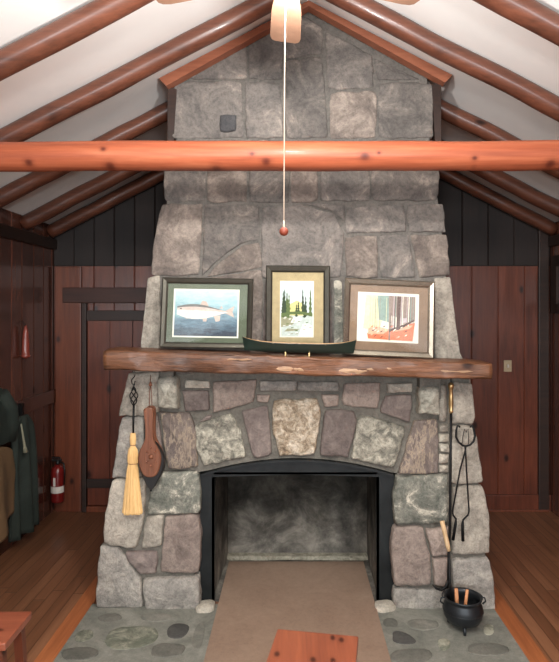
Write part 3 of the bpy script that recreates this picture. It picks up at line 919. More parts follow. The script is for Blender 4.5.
b = MB(); b.lathe((cx - .002, cy, 1.826), [(.0005, 0), (.010, .003), (.0145, .012), (.0135, .02), (.006, .027), (.0005, .028)], M['bob'], 16); b.build('pull_knob', fan)

# ------------------------------------------------------------------ pictures on the mantel
def picture(cx, cyb, w, h, roll, lean, d, fw, fm, mm, mw, draw, label, px_bot, inner=None, fmat2=None):
    """d: depth of foot; local frame x right, z up, y back"""
    base = at(cx, px_bot, d)
    root = empty('framed_picture', base, label, 'picture', 'framed pictures leaning on the mantel')
    X = Matrix.Translation(base) @ Matrix.Rotation(roll, 4, 'Y') @ Matrix.Rotation(-lean, 4, 'X')
    fr = MB(); fr.xf = X
    prof = [(0, .0), (0, -.018), (.006, -.022), (fw - .008, -.016), (fw, -.010), (fw, .0)]
    # mitred frame, four sides swept
    x0, x1 = -w / 2, w / 2
    cor = [(x0, 0, 1, 1), (x1, 0, -1, 1), (x1, h, -1, -1), (x0, h, 1, -1)]
    n = len(prof); vs = []
    for (x, z, sx, sz) in cor:
        for (i, y) in prof: vs.append((x + sx * i, y, z + sz * i))
    fs = []
    for c in range(4):
        e = (c + 1) % 4
        for k in range(n): fs.append((c * n + k, c * n + (k + 1) % n, e * n + (k + 1) % n, e * n + k))
    fr.add(vs, fs, fm); fr.build('frame', root)
    b = MB(); b.xf = X; b.box((x0 + .004, -.001, .004), (x1 - .004, .006, h - .004), M['leather']); b.build('backing', root)
    b = MB(); b.xf = X; m2 = mw
    ix0, ix1, iz0, iz1 = x0 + fw + m2[0], x1 - fw - m2[1], fw + m2[2], h - fw - m2[3]
    for (a0, a1, c0, c1) in ((x0 + fw, ix0, fw, h - fw), (ix1, x1 - fw, fw, h - fw), (ix0, ix1, fw, iz0), (ix0, ix1, iz1, h - fw)):
        b.box((a0, -.005, c0), (a1, -.001, c1), mm)
    b.build('mat_board', root)
    b = MB(); b.xf = X; b.box((ix0, -.0025, iz0), (ix1, -.001, iz1), M['paper'])
    draw(b, ix0, ix1, iz0, iz1); b.build('print', root)
    b = MB(); b.xf = X; b.box((x0 + fw * .8, -.0085, fw * .8), (x1 - fw * .8, -.0075, h - fw * .8), M['glass']); b.build('glass', root)
    return root


def fmat(name, c, rough=.8): return flat(name, c, rough, var=.15, scale=60)


def water_mat():
    t = NT('painted_water', 0.8); v = t.coords((1, 1, 1))
    w = t.noise(t.coords((3, 1, 9)), 6, 5, .6, 1.0)
    sp = t.n('ShaderNodeSeparateXYZ'); t.l(t.coords(), sp.inputs[0])
    g = t.math('ADD', t.math('MULTIPLY', sp.outputs['Z'], 3.2), t.math('MULTIPLY', t.math('SUBTRACT', w, .5), .55))
    t.color(t.ramp(g, [(0.22, (62, 72, 84)), (0.45, (104, 130, 144)), (0.7, (150, 184, 190)), (0.95, (190, 212, 212))])); return t.m


def draw_fish(b, x0, x1, z0, z1):
    m = .008; wm = water_mat(); y = -.0028
    b.box((x0 + m, y - .0003, z0 + m), (x1 - m, -.002, z1 - m), wm)
    W, H = x1 - x0, z1 - z0
    def P(u, v): return (x0 + u * W, z0 + v * H)
    def pl(pts, mat, k):
        q = [P(*p) for p in pts]; yy = y - .0004 * k
        b.prism(q, lambda p: (p[0], yy, p[1]), lambda p: (p[0], -.0029, p[1]), mat)
    pale = fmat('fish_belly', (228, 216, 206)); mid = fmat('fish_flank', (200, 184, 174)); back = fmat('fish_back', (112, 112, 108)); fin = fmat('fish_fin', (196, 176, 162)); eye = fmat('fish_eye', (30, 30, 30))
    top = []; bot = []
    for i in range(15):
        u = i / 14; hh = .15 * math.sin(PI * min(1, u * .9 + .12)) ** .8 * (1 - .55 * u * u) + .012
        top.append((.06 + .76 * u, .56 + hh * .9 - .03 * u)); bot.append((.06 + .76 * u, .56 - hh * 1.15 - .03 * u))
    body = top + bot[::-1]
    pl(body, pale, 2)
    pl(top + [(p[0], .56 + (p[1] - .56) * .05 - .03 * i / 14) for i, p in enumerate(top)][::-1], mid, 3)
    pl(top + [(p[0], .56 + (p[1] - .56) * .58) for i, p in enumerate(top)][::-1], back, 4)
    pl([(.80, .56), (.93, .66), (.90, .53), (.93, .42), (.80, .50)], fin, 1)          # tail
    pl([(.40, .66), (.44, .76), (.50, .74), (.54, .65)], fin, 1)                       # dorsal
    pl([(.70, .60), (.73, .66), (.76, .60)], fin, 1)
    pl([(.44, .44), (.46, .33), (.51, .33), (.52, .43)], fin, 1)
    pl([(.62, .44), (.65, .33), (.71, .34), (.72, .46)], fin, 1)
    pl([(.18, .46), (.20, .38), (.26, .40), (.27, .46)], fin, 1)
    pl([(.10, .585), (.12, .60), (.135, .585), (.12, .57)], eye, 5)


def draw_river(b, x0, x1, z0, z1):
    m = .007; W, H = x1 - x0, z1 - z0; y = -.003; rnd = random.Random(4)
    sky = fmat('river_sky', (214, 226, 226)); yel = fmat('river_glow', (214, 206, 140)); water = fmat('river_water', (196, 206, 200)); rock = fmat('river_bank', (150, 150, 120)); dk = fmat('river_spruce', (50, 70, 46)); md = fmat('river_fir', (92, 112, 62)); wt = fmat('river_foam', (236, 238, 232))
    def P(u, v): return (x0 + m + u * (W - 2 * m), z0 + m + v * (H - 2 * m))
    def pl(pts, mat, k):
        q = [P(*p) for p in pts]; yy = y - .0003 * k
        b.prism(q, lambda p: (p[0], yy, p[1]), lambda p: (p[0], -.0029, p[1]), mat)
    pl([(0, .4), (1, .4), (1, 1), (0, 1)], sky, 0); pl([(.2, .38), (.8, .38), (.72, .6), (.5, .66), (.3, .6)], yel, 1)
    pl([(0, 0), (1, 0), (1, .4), (0, .4)], water, 0); pl([(0, .16), (.35, .2), (.5, .3), (.3, .37), (0, .36)], rock, 1)
    pl([(.3, .24), (.6, .26), (.66, .32), (.4, .36)], wt, 2); pl([(.55, 0), (1, 0), (1, .2), (.7, .22)], wt, 1); pl([(.1, .08), (.5, .1), (.6, .13), (.2, .14)], rock, 2)
    for k in range(22):
        side = rnd.random()
        u = rnd.uniform(0.04, .27) if side < .4 else (rnd.uniform(.66, .96) if side < .85 else rnd.uniform(.3, .6))
        hgt = rnd.uniform(.22, .5) if side < .85 else rnd.uniform(.12, .26); bz = rnd.uniform(.33, .42); mt = dk if rnd.random() < .6 else md
        pts = [(u - .012, bz)]
        n = 5
        for j in range(n):
            ww = .055 * (1 - j / n) + .008; pts += [(u - ww, bz + hgt * j / n + .02), (u - ww * .4, bz + hgt * (j + .7) / n)]
        pts += [(u, bz + hgt)]
        for j in reversed(range(n)):
            ww = .055 * (1 - j / n) + .008; pts += [(u + ww * .4, bz + hgt * (j + .7) / n), (u + ww, bz + hgt * j / n + .02)]
        pts += [(u + .012, bz)]
        pts = [(min(1, max(0, p[0])), p[1]) for p in pts]
        pl(pts, mt, 3 + k * .12)
    pl([(0, .34), (.3, .4), (.7, .4), (1, .36), (1, .42), (.6, .46), (.3, .45), (0, .42)], md, 5.8)
    for k in range(26):
        u = rnd.uniform(.02, .9); v = rnd.uniform(.02, .34)
        pl([(u, v), (u + .08, v + .008), (u + .09, v + .02), (u + .01, v + .016)], rnd.choice([rock, wt, rock, md]), 6 + .05 * k)


def draw_woods(b, x0, x1, z0, z1):
    W, H = x1 - x0, z1 - z0; y = -.003; rnd = random.Random(9)
    org = fmat('woods_orange', (226, 128, 92)); lorg = fmat('woods_peach', (236, 178, 148)); yel = fmat('woods_pale_yellow', (226, 222, 176)); tr = fmat('woods_trunk', (96, 74, 66)); gry = fmat('woods_grey', (150, 132, 122)); teal = fmat('woods_teal', (140, 160, 150)); wt = fmat('woods_cream', (240, 232, 214)); mv = fmat('woods_mauve', (196, 182, 184))
    def P(u, v): return (x0 + (.10 + u * .84) * W, z0 + (.04 + v * .9) * H)
    def pl(pts, mat, k):
        q = [P(*p) for p in pts]; yy = y - .0002 * k
        b.prism(q, lambda p: (p[0], yy, p[1]), lambda p: (p[0], -.0029, p[1]), mat)
    pl([(0, 0), (1, 0), (1, 1), (0, 1)], wt, 0); pl([(0, .25), (.3, .2), (.42, .6), (.36, 1), (.04, 1)], yel, 1)
    pl([(.3, .45), (.5, .4), (.5, 1), (.26, 1)], teal, 1.5); pl([(.5, .3), (1, .45), (1, 1), (.48, 1)], gry, 2)
    pl([(.1, .02), (.96, .0), (1, .42), (.8, .36), (.6, .28), (.45, .2), (.25, .25), (.08, .14)], org, 3)
    pl([(.1, .12), (.4, .14), (.5, .24), (.3, .3), (.1, .26)], lorg, 4); pl([(.62, .2), (.9, .28), (.96, .36), (.7, .3)], lorg, 4)
    pl([(.52, .34), (.66, .34), (.66, .52), (.54, .56)], wt, 4.4); pl([(.68, .38), (.84, .42), (.84, .52), (.68, .5)], mv, 4.4)
    for k in range(30):
        u = rnd.uniform(.5, .98); wv = rnd.uniform(.004, .012); z = .2 + (u - .5) * .35 + rnd.uniform(-.03, .06)
        pl([(u - wv, z), (u + wv, z), (u + wv * .7 + .01, 1), (u - wv * .7 + .01, 1)], rnd.choice([tr, gry, wt, tr, teal, mv]), 5 + k * .08)
    for k in range(8):
        u = rnd.uniform(.12, .5); pl([(u - .004, .2), (u + .004, .2), (u + .008, .95), (u, .95)], rnd.choice([teal, yel, gry]), 5 + k * .08)
    pl([(.49, 0), (.53, 0), (.52, .4), (.55, .98), (.49, .98), (.5, .4)], gry, 8)
    pl([(.5, .18), (.75, .28), (.97, .44), (.98, .48), (.72, .34), (.5, .24)], tr, 8.5)
    for k in range(24):
        u = rnd.uniform(.1, .9); v = rnd.uniform(.04, .3)
        pl([(u, v), (u + .04, v + .02), (u + .05, v + .05), (u + .01, v + .03)], rnd.choice([org, lorg, tr, wt]), 9 + k * .05)


picture(206, 0, 92 * 3.0 / F, 71 * 3.0 / F, math.radians(1.0), math.radians(7), 3.005, .030, M['frame_dk'], M['mat_green'], (.030, .042, .026, .026), draw_fish,
        'dark-framed fish picture with a green mat, leftmost on the mantel', 348.5)
picture(297.5, 0, 65 * 3.0 / F, 87 * 3.0 / F, math.radians(.4), math.radians(2.5), 3.04, .034, M['frame_dk'], M['mat_tan'], (.040, .050, .04, .045), draw_river,
        'tall pewter-framed forest river picture with a tan mat, behind the canoe', 351.5)
picture(387.5, 0, 91 * 3.0 / F, 78 * 3.0 / F, math.radians(2.6), math.radians(7), 3.005, .032, M['frame_silver'], M['mat_brown'], (.040, .046, .044, .036), draw_woods,
        'silver-framed orange autumn woods picture with a brown mat, rightmost on the mantel', 357)

# ------------------------------------------------------------------ toy canoe on the mantel
cbase = at(299, 354.2, 2.93)
can = empty('model_canoe', cbase, 'dark green model canoe with a pale gunwale, lying along the mantel', 'canoe')
RC = Matrix.Translation(cbase + Vector((0, 0, .006))) @ Matrix.Rotation(math.radians(1.6), 4, 'Y')
Lc, Hc, Wc = .288, .060, .044
NS, NK = 36, 14


def hull(b, sc, zoff, m):
    vs = []; fs = []
    for i in range(NS + 1):
        u = -1 + 2 * i / NS; w = Wc * (1 - abs(u) ** 2.6) ** .75 * sc + .0008
        sheer = Hc * (.80 + .42 * abs(u) ** 4); keel = .006 * abs(u) ** 3 + (.022 if abs(u) > .985 else 0) * 0
        xx = u * Lc * (1 if abs(u) < .97 else 1)
        for k in range(NK + 1):
            t = -1 + 2 * k / NK; a = abs(t) ** 2.6
            vs.append((xx * (1 - (0.04 * (1 - a)) * abs(u) ** 8), t * w if abs(t) > .3 else t * w * 1.0, keel + zoff + (sheer - keel - zoff) * a))
    for i in range(NS):
        for k in range(NK): fs.append((i * (NK + 1) + k, i * (NK + 1) + k + 1, (i + 1) * (NK + 1) + k + 1, (i + 1) * (NK + 1) + k))
    b.add(vs, fs, m, None, True)


b = MB(); b.xf = RC; hull(b, 1, 0, M['canoegreen']); b.build('hull', can)
b = MB(); b.xf = RC; hull(b, .93, .004, M['gunwale']); b.build('lining', can)
for s_ in (-1, 1):
    b = MB(); b.xf = RC
    b.tube([(u * Lc, s_ * (Wc * (1 - abs(u) ** 2.6) ** .75 + .0008), Hc * (.80 + .42 * abs(u) ** 4)) for u in [-1 + 2 * i / 40 for i in range(41)]], .0022, M['canoegreen'] if s_ < 0 else M['gunwale'], 6)
    b.build('gunwale', can)
for u in (-.45, 0, .45):
    b = MB(); b.xf = RC; w = Wc * (1 - abs(u) ** 2.6) ** .75; b.box((u * Lc - .006, -w, Hc * .76), (u * Lc + .006, w, Hc * .80), M['gunwale']); b.build('thwart', can)
st = MB()
for px in (285.5, 309):
    x = (px - VX) * 2.93 / F
    zb_ = 1.394 - .068 * ((x - ml) / (mr - ml)) + .0015
    st.box((x - .003, 2.895, zb_), (x + .003, 2.985, zb_ + .004), M['brass'])
    for yy in (2.888, 2.985): st.box((x - .003, yy, zb_), (x + .003, yy + .005, zb_ + .018), M['brass'])
st.box(((285.5 - VX) * 2.93 / F, 2.94, 1.3545), ((309 - VX) * 2.93 / F, 2.944, 1.358), M['brass'])
tag(st.build('display_stand'), 'small wire cradle holding the green model canoe', 'stand')

# ------------------------------------------------------------------ hanging broom
random.seed(5)
d = 3.045
def A(px, py, dd=None): return at(px, py, d if dd is None else dd)
br = empty('hearth_broom', A(132, 513), 'pale straw hearth broom hanging by its twisted black iron handle', 'broom')
b = MB()
b.tube([A(135, 375, 3.09), A(134.5, 376.5), A(131.5, 380), A(132, 384), A(134.5, 385), A(135, 381)], .0028, M['black'], 8)
b.build('hook', br)
b = MB(); b.tube([A(134, 384), A(133.8, 388)], .003, M['black'], 8)
for k in range(4):      # open twisted basket
    pts = []
    for i in range(13):
        t = i / 12; a = k * PI / 2 + t * PI * 1.3; r = .019 * math.sin(PI * t) + .002
        c = A(133.8, 387 + 19 * t); pts.append(c + Vector((r * math.cos(a), r * .8 * math.sin(a), 0)))
    b.tube(pts, .003, M['black'], 6)
b.tube([A(133.8, 405), A(133.5, 420), A(133.2, 436)], .0055, M['black'], 10); b.build('handle', br)
b = MB()
pr = [(.013, 433), (.017, 438), (.015, 444), (.013, 446), (.024, 450), (.028, 456), (.026, 462), (.024, 464), (.030, 470), (.040, 490), (.052, 512), (.046, 513.5), (.001, 513)]
nn = 64; vs = []; fs = []
cc = A(133, 440)
for j, (r, py) in enumerate(pr):
    z = A(0, py).z; t = (py - 433) / 80
    for k in range(nn):
        a = 2 * PI * k / nn; rr = r * (1 + (.05 * math.cos(16 * a + j * .2) + random.uniform(-.03, .03)) * (1 if j > 3 else .3))
        vs.append((cc.x - .003 * t + rr * math.cos(a), d + rr * .55 * math.sin(a), z + (random.uniform(-.004, .004) if 10 < j < 12 else 0)))
for j in range(len(pr) - 1):
    for k in range(nn): fs.append((j * nn + k, j * nn + (k + 1) % nn, (j + 1) * nn + (k + 1) % nn, (j + 1) * nn + k))
fs.append(tuple(range(nn)))
b.add(vs, fs, M['straw'], .7, False); br_ = b.build('bristles', br)
for py, r in ((445, .0145), (463.5, .0255)):
    b = MB(); z = A(0, py).z; b.tube([(cc.x + (r) * math.cos(a), d + (r * .57) * math.sin(a), z) for a in [2 * PI * i / 24 for i in range(25)]], .0018, M['bellows'], 6); b.build('binding', br)

# ------------------------------------------------------------------ bellows
bw = empty('fire_bellows', A(151, 490), 'brown carved wooden fire bellows hanging nozzle down beside the broom', 'bellows')
outl = [(145, 407), (154, 406), (155, 412), (154.5, 428), (155, 438), (158, 444), (162, 451), (163, 458), (161.5, 466), (158.5, 473), (154, 475.5), (147, 475), (143, 470), (140.5, 463), (139.5, 456), (141, 450), (144.5, 443), (147, 437), (147, 425), (145.5, 413)]
def slab(b, pts, y0, y1, m, bev=.004, sc=1.0):
    q = [(A(*p).x, A(*p).z) for p in pts]; cx = sum(p[0] for p in q) / len(q); cz = sum(p[1] for p in q) / len(q)
    q = resample(smooth_poly(q, 2, .25), .008)
    def ins(k): return [(cx + (p[0] - cx) * (1 - k), cz + (p[1] - cz) * (1 - k * .3)) for p in q]
    n = len(q); rings = [(0, y1), (0, y0 + bev), (.10, y0), ]
    vs = []
    for k, y in rings: vs += [(p[0], y, p[1]) for p in ins(k)]
    fs = [tuple(range(n)), tuple(range(2 * n, 3 * n))]
    for j in range(2):
        for k in range(n): fs.append((j * n + k, j * n + (k + 1) % n, (j + 1) * n + (k + 1) % n, (j + 1) * n + k))
    b.add(vs, fs, m)
b = MB(); slab(b, outl, 3.005, 3.018, M['bellows']); fb = b.build('front_board', bw)
b = MB(); slab(b, outl, 3.062, 3.073, M['bellows']); b.build('back_board', bw)
lp = [(147, 441), (155, 441), (161, 449), (165.5, 459), (164, 470), (158.5, 480), (153.5, 489), (150, 488), (146, 481), (141.5, 470), (141, 457), (143, 448)]
b = MB(); slab(b, lp, 3.018, 3.062, M['leather']); b.build('leather_body', bw)
b = MB(); c = A(151, 474); b.tube([A(151, 474, 3.035), A(151, 482, 3.035), A(151, 491, 3.035)], [.018, .008, .005], M['black'], 12); b.build('nozzle', bw)
# carved rosette
b = MB()
for (px, py, r) in ((151, 457, .013), (147, 452, .007), (155, 452, .007), (147, 462, .007), (155, 462, .007), (151, 466, .007), (151, 448, .006)):
    p = A(px, py, 3.003); b.tube([(p.x, 3.006, p.z), (p.x, 2.999, p.z)], [r, r * .5], M['bellows'], 14)
b.build('carving', bw)
b = MB(); b.tube([A(149.5, 407, 3.012), A(149.5, 392, 3.03), A(150.5, 384, 3.04)], .002, M['bellows'], 6); b.tube([A(152, 407, 3.012), A(151.5, 392, 3.03), A(150.5, 384, 3.04)], .002, M['bellows'], 6)
b.tube([A(150.5, 386, 3.03), A(150.5, 382, 3.03)], [.009, .006], M['bellows'], 8); b.tube([A(150.5, 384, 3.04), A(150.5, 375.5, 3.09)], .002, M['bellows'], 6)
b.build('hanging_cord', bw)

# ------------------------------------------------------------------ poker, tongs
d = 3.045
pk = empty('fire_poker', A(448, 597), 'long black fire poker with a brass handle, hanging right of the mantel bracket', 'poker')
b = MB(); b.tube([A(451, 411), A(450.5, 470), A(450, 520), A(448.5, 560), A(447.5, 598)], [.0068, .0068, .007, .007, .004], M['black'], 10)
b.tube([A(448, 580), A(446, 587), A(441, 590), A(436, 588.5), A(432.5, 584.5)], [.007, .0085, .0075, .006, .003], M['black'], 10); b.build('shaft', pk)
b = MB(); b.tube([A(451, y) for y in (382.5, 384, 387, 389, 391, 396, 404, 410, 411, 413)], [.006, .014, .0155, .011, .0085, .011, .0125, .009, .011, .009], M['brass'], 16); b.build('handle', pk)
b = MB(); b.tube([A(451, 383), A(451, 379.5, 3.06), A(451, 378, 3.1)], .0025, M['black'], 6); b.build('hook', pk)
tg = empty('fire_tongs', A(460, 542), 'black iron fire tongs with a horseshoe-shaped top, hanging at the chimney edge', 'tongs')
b = MB(); b.tube([A(460, 427), A(457.5, 425.5), A(456.3, 430), A(456, 437), A(458.5, 442), A(462.5, 445.5), A(466, 446), A(470, 445), A(473.5, 441.5), A(475, 436), A(474, 430), A(472.5, 425.5), A(470, 427)], .0058, M['black'], 8)
b.build('horseshoe_grip', tg)
b = MB(); b.tube([A(462, 444, 3.05), A(463, 436, 3.05), A(464.5, 429, 3.05)], .002, M['black'], 6); b.tube([A(468.5, 444, 3.05), A(468.5, 436, 3.05), A(468, 429, 3.05)], .002, M['black'], 6); b.tube([A(466.2, 432, 3.04), A(466.2, 430, 3.1)], .003, M['black'], 6); b.build('prongs', tg)
for s_, pts in ((0, [(466, 446), (465, 452), (460, 470), (452.5, 511), (453, 515), (456, 519), (455.5, 524), (453, 540)]), (1, [(465, 446), (465.8, 455), (466.5, 470), (469, 511), (468, 515), (463, 520), (462.4, 525), (463, 541)])):
    b = MB(); dd = 3.04 if s_ else 3.048
    b.tube([A(p[0], p[1], dd) for p in pts], [.0045, .0045, .0045, .0045, .0048, .005, .008, .0085], M['black'], 8)
    b.build('tong_arm', tg)

# ------------------------------------------------------------------ cauldron
cx, cy = gp_(463, 629, .0)[0], gp_(463, 629)[1]
cz = .010
cd = empty('cauldron', (cx, cy, cz), 'small black three-legged cast iron cauldron on the right of the hearth', 'cauldron')
b = MB(); prof = [(.001, .022), (.05, .024), (.078, .036), (.094, .062), (.098, .088), (.094, .112), (.084, .130), (.082, .136), (.092, .148), (.094, .154), (.088, .156), (.078, .138), (.088, .11), (.090, .09), (.084, .06), (.05, .036), (.001, .034)]
b.lathe((cx, cy, cz), prof, M['castiron'], 40); b.tube([(cx + .0975 * math.cos(a), cy + .0975 * math.sin(a), cz + .09) for a in [2 * PI * i / 40 for i in range(41)]], .0025, M['castiron'], 6, caps=False); b.build('pot', cd)
for k in range(3):
    a = math.radians(-100 + 120 * k); b = MB()
    b.tube([(cx + .06 * math.cos(a), cy + .06 * math.sin(a), cz + .04), (cx + .072 * math.cos(a), cy + .072 * math.sin(a), cz + .015), (cx + .078 * math.cos(a), cy + .078 * math.sin(a), cz)], [.012, .009, .007], M['castiron'], 8); b.build('leg', cd)
for s_ in (-1, 1):
    b = MB(); b.tube([(cx + s_ * .088, cy, cz + .148), (cx + s_ * .108, cy, cz + .146), (cx + s_ * .113, cy, cz + .128), (cx + s_ * .097, cy, cz + .115)], .004, M['castiron'], 8); b.build('ear', cd)
b = MB(); b.tube([(cx + .10 * math.cos(a), cy + .008 + .085 * math.sin(a), cz + .146 + .004 * math.sin(a)) for a in [PI * i / 20 for i in range(21)]], .003, M['castiron'], 6); b.build('bail_handle', cd)
sticks = [((-.028, .0), (-.036, -.008), .195, .011, 'tall orange kindling stick standing in the cauldron centre'), ((.01, .02), (.03, .03), .172, .009, 'shorter kindling stick leaning right inside the cauldron')]
for (a0, a1, h, r, lb) in sticks:
    b = MB(); p0 = Vector((cx + a0[0], cy + a0[1], cz + .04)); p1 = Vector((cx + a1[0], cy + a1[1], cz + h))
    b.tube([p0, p0.lerp(p1, .5) + Vector((.001, 0, 0)), p1], [r, r * .95, r * .8], M['kindling'], 5); tag(b.build('kindling_stick'), lb, 'kindling')
hx = empty('fire_shovel', (cx - .055, cy + .02, cz + .04), 'iron tool with a short pale wooden handle standing upright in the cauldron', 'fire tool')
b = MB(); p0 = Vector((cx - .055, cy + .02, cz + .04)); p1 = A(449, 551, 2.95); p2 = A(442, 521, 2.97)
b.tube([p0, p1], .006, M['black'], 8); b.build('shaft', hx)
b = MB(); b.tube([p1, p1.lerp(p2, .2), p1.lerp(p2, .6), p2], [.009, .012, .0115, .012], M['palewood'], 10); b.build('handle', hx)

# ------------------------------------------------------------------ things on the walls
ex, ey = (58 - VX) * 4.49 / F, 4.485
ext = empty('fire_extinguisher', (ex, ey, .10), 'red fire extinguisher hanging low on the back wall near the left corner', 'fire extinguisher')
b = MB(); b.lathe((ex, ey, .10), [(.001, 0), (.045, .004), (.050, .015), (.050, .235), (.044, .262), (.025, .282), (.016, .29), (.001, .292)], M['red'], 24); b.build('cylinder', ext)
b = MB(); n = 16
vs = [(ex + .0508 * math.cos(a), ey + .0508 * math.sin(a), z) for z in (.13 + .05, .13 + .10) for a in [PI + PI * (k + .5) / n - PI * 0 for k in range(n)]]
b.add(vs, [(k, k + 1, n + k + 1, n + k) for k in range(n - 1)], M['whitelabel'], None, True)
vs = [(ex + .0512 * math.cos(a), ey + .0512 * math.sin(a), z) for z in (.235, .30) for a in [PI * 1.4 + PI * .12 * k / 4 for k in range(5)]]
b.add(vs, [(k, k + 1, 5 + k + 1, 5 + k) for k in range(4)], M['whitelabel'], None, True)
b.build('paper_label', ext)
b = MB(); b.tube([(ex, ey, .385), (ex, ey, .42)], .014, M['blackplastic'], 10); b.box((ex - .045, ey - .012, .415), (ex + .03, ey + .012, .43), M['blackplastic'], bev=.003); b.box((ex - .045, ey - .01, .437), (ex + .02, ey + .01, .447), M['blackplastic'], bev=.003); b.build('valve_lever', ext)
b = MB(); b.tube([(ex + .014, ey, .41), (ex + .05, ey - .01, .40), (ex + .06, ey - .015, .35), (ex + .056, ey - .015, .24)], .006, M['blackplastic'], 8); b.build('hose', ext)
b = MB(); b.box((ex - .02, ey + .045, .2), (ex + .02, YB - .0505, .36), M['blackplastic']); b.build('bracket', ext)

p = at(508, 366, 4.565)
sw = empty('wall_switch', (p.x, 4.575, p.z - .045), 'small beige light switch on the dark pine wall right of the mantel', 'switch')
b = MB(); b.box((p.x - .03, 4.566, p.z - .045), (p.x + .03, 4.58, p.z + .045), M['beige'], bev=.003); b.build('cover_plate', sw)
b = MB(); b.box((p.x - .006, 4.556, p.z - .012), (p.x + .006, 4.566, p.z + .012), M['whitelabel'], bev=.002); b.build('toggle', sw)

# turned wooden piece hanging on the left wall
yy = 1.89 * F / (VX - 22); c = at(22, 343, yy - .02); c.x = XL + .035
b = MB(); b.lathe((c.x, c.y, c.z - .11), [(.001, 0), (.012, .002), (.030, .014), (.034, .022), (.027, .03), (.026, .06), (.024, .12), (.019, .18), (.010, .222), (.004, .232), (.001, .233)], M['redwood'], 20)
b.tube([(c.x, c.y, c.z + .118), (c.x - .01, c.y, c.z + .14), (XL + .001, c.y, c.z + .15)], .002, M['black'], 6)
tag(b.build('hanging_wood_ornament'), 'reddish tapered turned wooden piece hanging on the left plank wall', 'ornament')


def garment(b, y0, y1, z0, z1, x0, depth, m, seed=0, folds=5, taper=.75, slope=.0, fold_amp=.018):
    """cloth hanging against the left wall: closed, folded shape running from y0 to y1"""
    NU, NV = 56, 26; vs = []; fs = []
    cy = (y0 + y1) / 2; hw = (y1 - y0) / 2
    for j in range(NV + 1):
        t = j / NV; z = z1 + (z0 - z1) * t
        wid = hw * (taper + (1 - taper) * min(1, t * 2.2)) * (math.sqrt(min(1, t * 9 + .12)))
        for k in range(NU):
            a = 2 * PI * k / NU
            fr_ = 1 + fold_amp / depth * 1.8 * math.sin(folds * a + seed + t * 1.2) * (.3 + t) + .12 * noise.noise(Vector((a * 2, t * 4, seed)))
            y = cy + wid * math.cos(a) * (1 + .06 * noise.noise(Vector((t * 5, seed, a))))
            x = x0 + depth + depth * .92 * math.sin(a) * fr_ * (.5 + .5 * min(1, t * 4))
            x = max(x, x0)
            zz = z + slope * (math.cos(a)) * t + .012 * noise.noise(Vector((a * 3, t, seed + 3))) * (t > .9)
            vs.append((x, y, zz))
    for j in range(NV):
        for k in range(NU): fs.append((j * NU + k, j * NU + (k + 1) % NU, (j + 1) * NU + (k + 1) % NU, (j + 1) * NU + k))
    fs.append(tuple(range(NU))); fs.append(tuple(NV * NU + k for k in range(NU)))
    b.add(vs, fs, m, None, True)


XW = XL + .024
# long grey-green coat
co = empty('hanging_coat', (XW + .06, 3.95, .10), 'long grey-green coat with a pale drawcord hanging lowest on the left wall', 'coat')
b = MB(); garment(b, 3.76, 4.12, .08, .87, XW, .036, M['gryteal'], 2, 7, .8); b.build('body', co)
b = MB(); b.tube([(XW + .085, 3.80, .84), (XW + .092, 3.81, .76), (XW + .098, 3.82, .69), (XW + .10, 3.83, .65)], [.005, .007, .009, .018], M['cord'], 8); b.build('drawcord', co)
b = MB(); b.box((XL + .0225, 3.93, .87), (XW + .03, 3.96, .95), M['black']); tag(b.build('coat_hook'), 'iron coat hook on the left wall rail above the grey-green coat', 'hook')
# dark green jacket near the frame edge
ja = empty('hanging_jacket', (XW + .09, 3.62, .62), 'dark green hooded jacket hanging at the left edge of the view', 'jacket')
b = MB(); garment(b, 3.22, 3.68, .76, 1.13, XW, .062, M['grncoat'], 5, 4, .6); b.build('body', ja)
b = MB(); b.tube([(XW + .10, 3.52, 1.08), (XW + .11, 3.60, .98), (XW + .10, 3.64, .86), (XW + .085, 3.64, .77)], [.04, .045, .045, .038], M['grncoat'], 14); b.build('sleeve', ja)
b = MB(); b.lathe((XW + .075, 3.36, 1.06), [(.02, 0), (.065, .03), (.07, .08), (.05, .13), (.001, .15)], M['navy'], 20); b.build('hood', ja)
b = MB(); b.box((XL + .0225, 3.42, 1.10), (XW + .03, 3.45, 1.20), M['black']); tag(b.build('coat_hook'), 'iron coat hook holding the dark green jacket', 'hook')
# tan garment below it
b = MB(); garment(b, 3.32, 3.72, .24, .745, XW + .012, .055, M['tancloth'], 1, 3, .85, slope=.06); tag(b.build('hanging_shirt'), 'tan cloth garment hanging beneath the dark green jacket', 'garment')
# dark trousers / waders nearest the frame edge
wd = empty('hanging_trousers', (XW + .09, 3.25, .06), 'dark slate trousers hanging low at the left frame edge above the floor', 'trousers')
b = MB(); garment(b, 3.04, 3.20, .02, .80, XW + .10, .07, M['navy'], 8, 3, .9); b.build('trouser_leg', wd)
b = MB(); garment(b, 2.86, 3.02, .02, .80, XW + .10, .07, M['navy'], 9, 3, .9); b.build('trouser_leg', wd)
b = MB(); garment(b, 2.86, 3.20, .76, .94, XW, .12, M['navy'], 10, 3, .9); b.build('waist', wd)

# ------------------------------------------------------------------ stool and bench in the foreground
def topc(px, py, z):
    dd = (CH - z) * F / (py - VY); return Vector(((px - VX) * dd / F, dd, z))


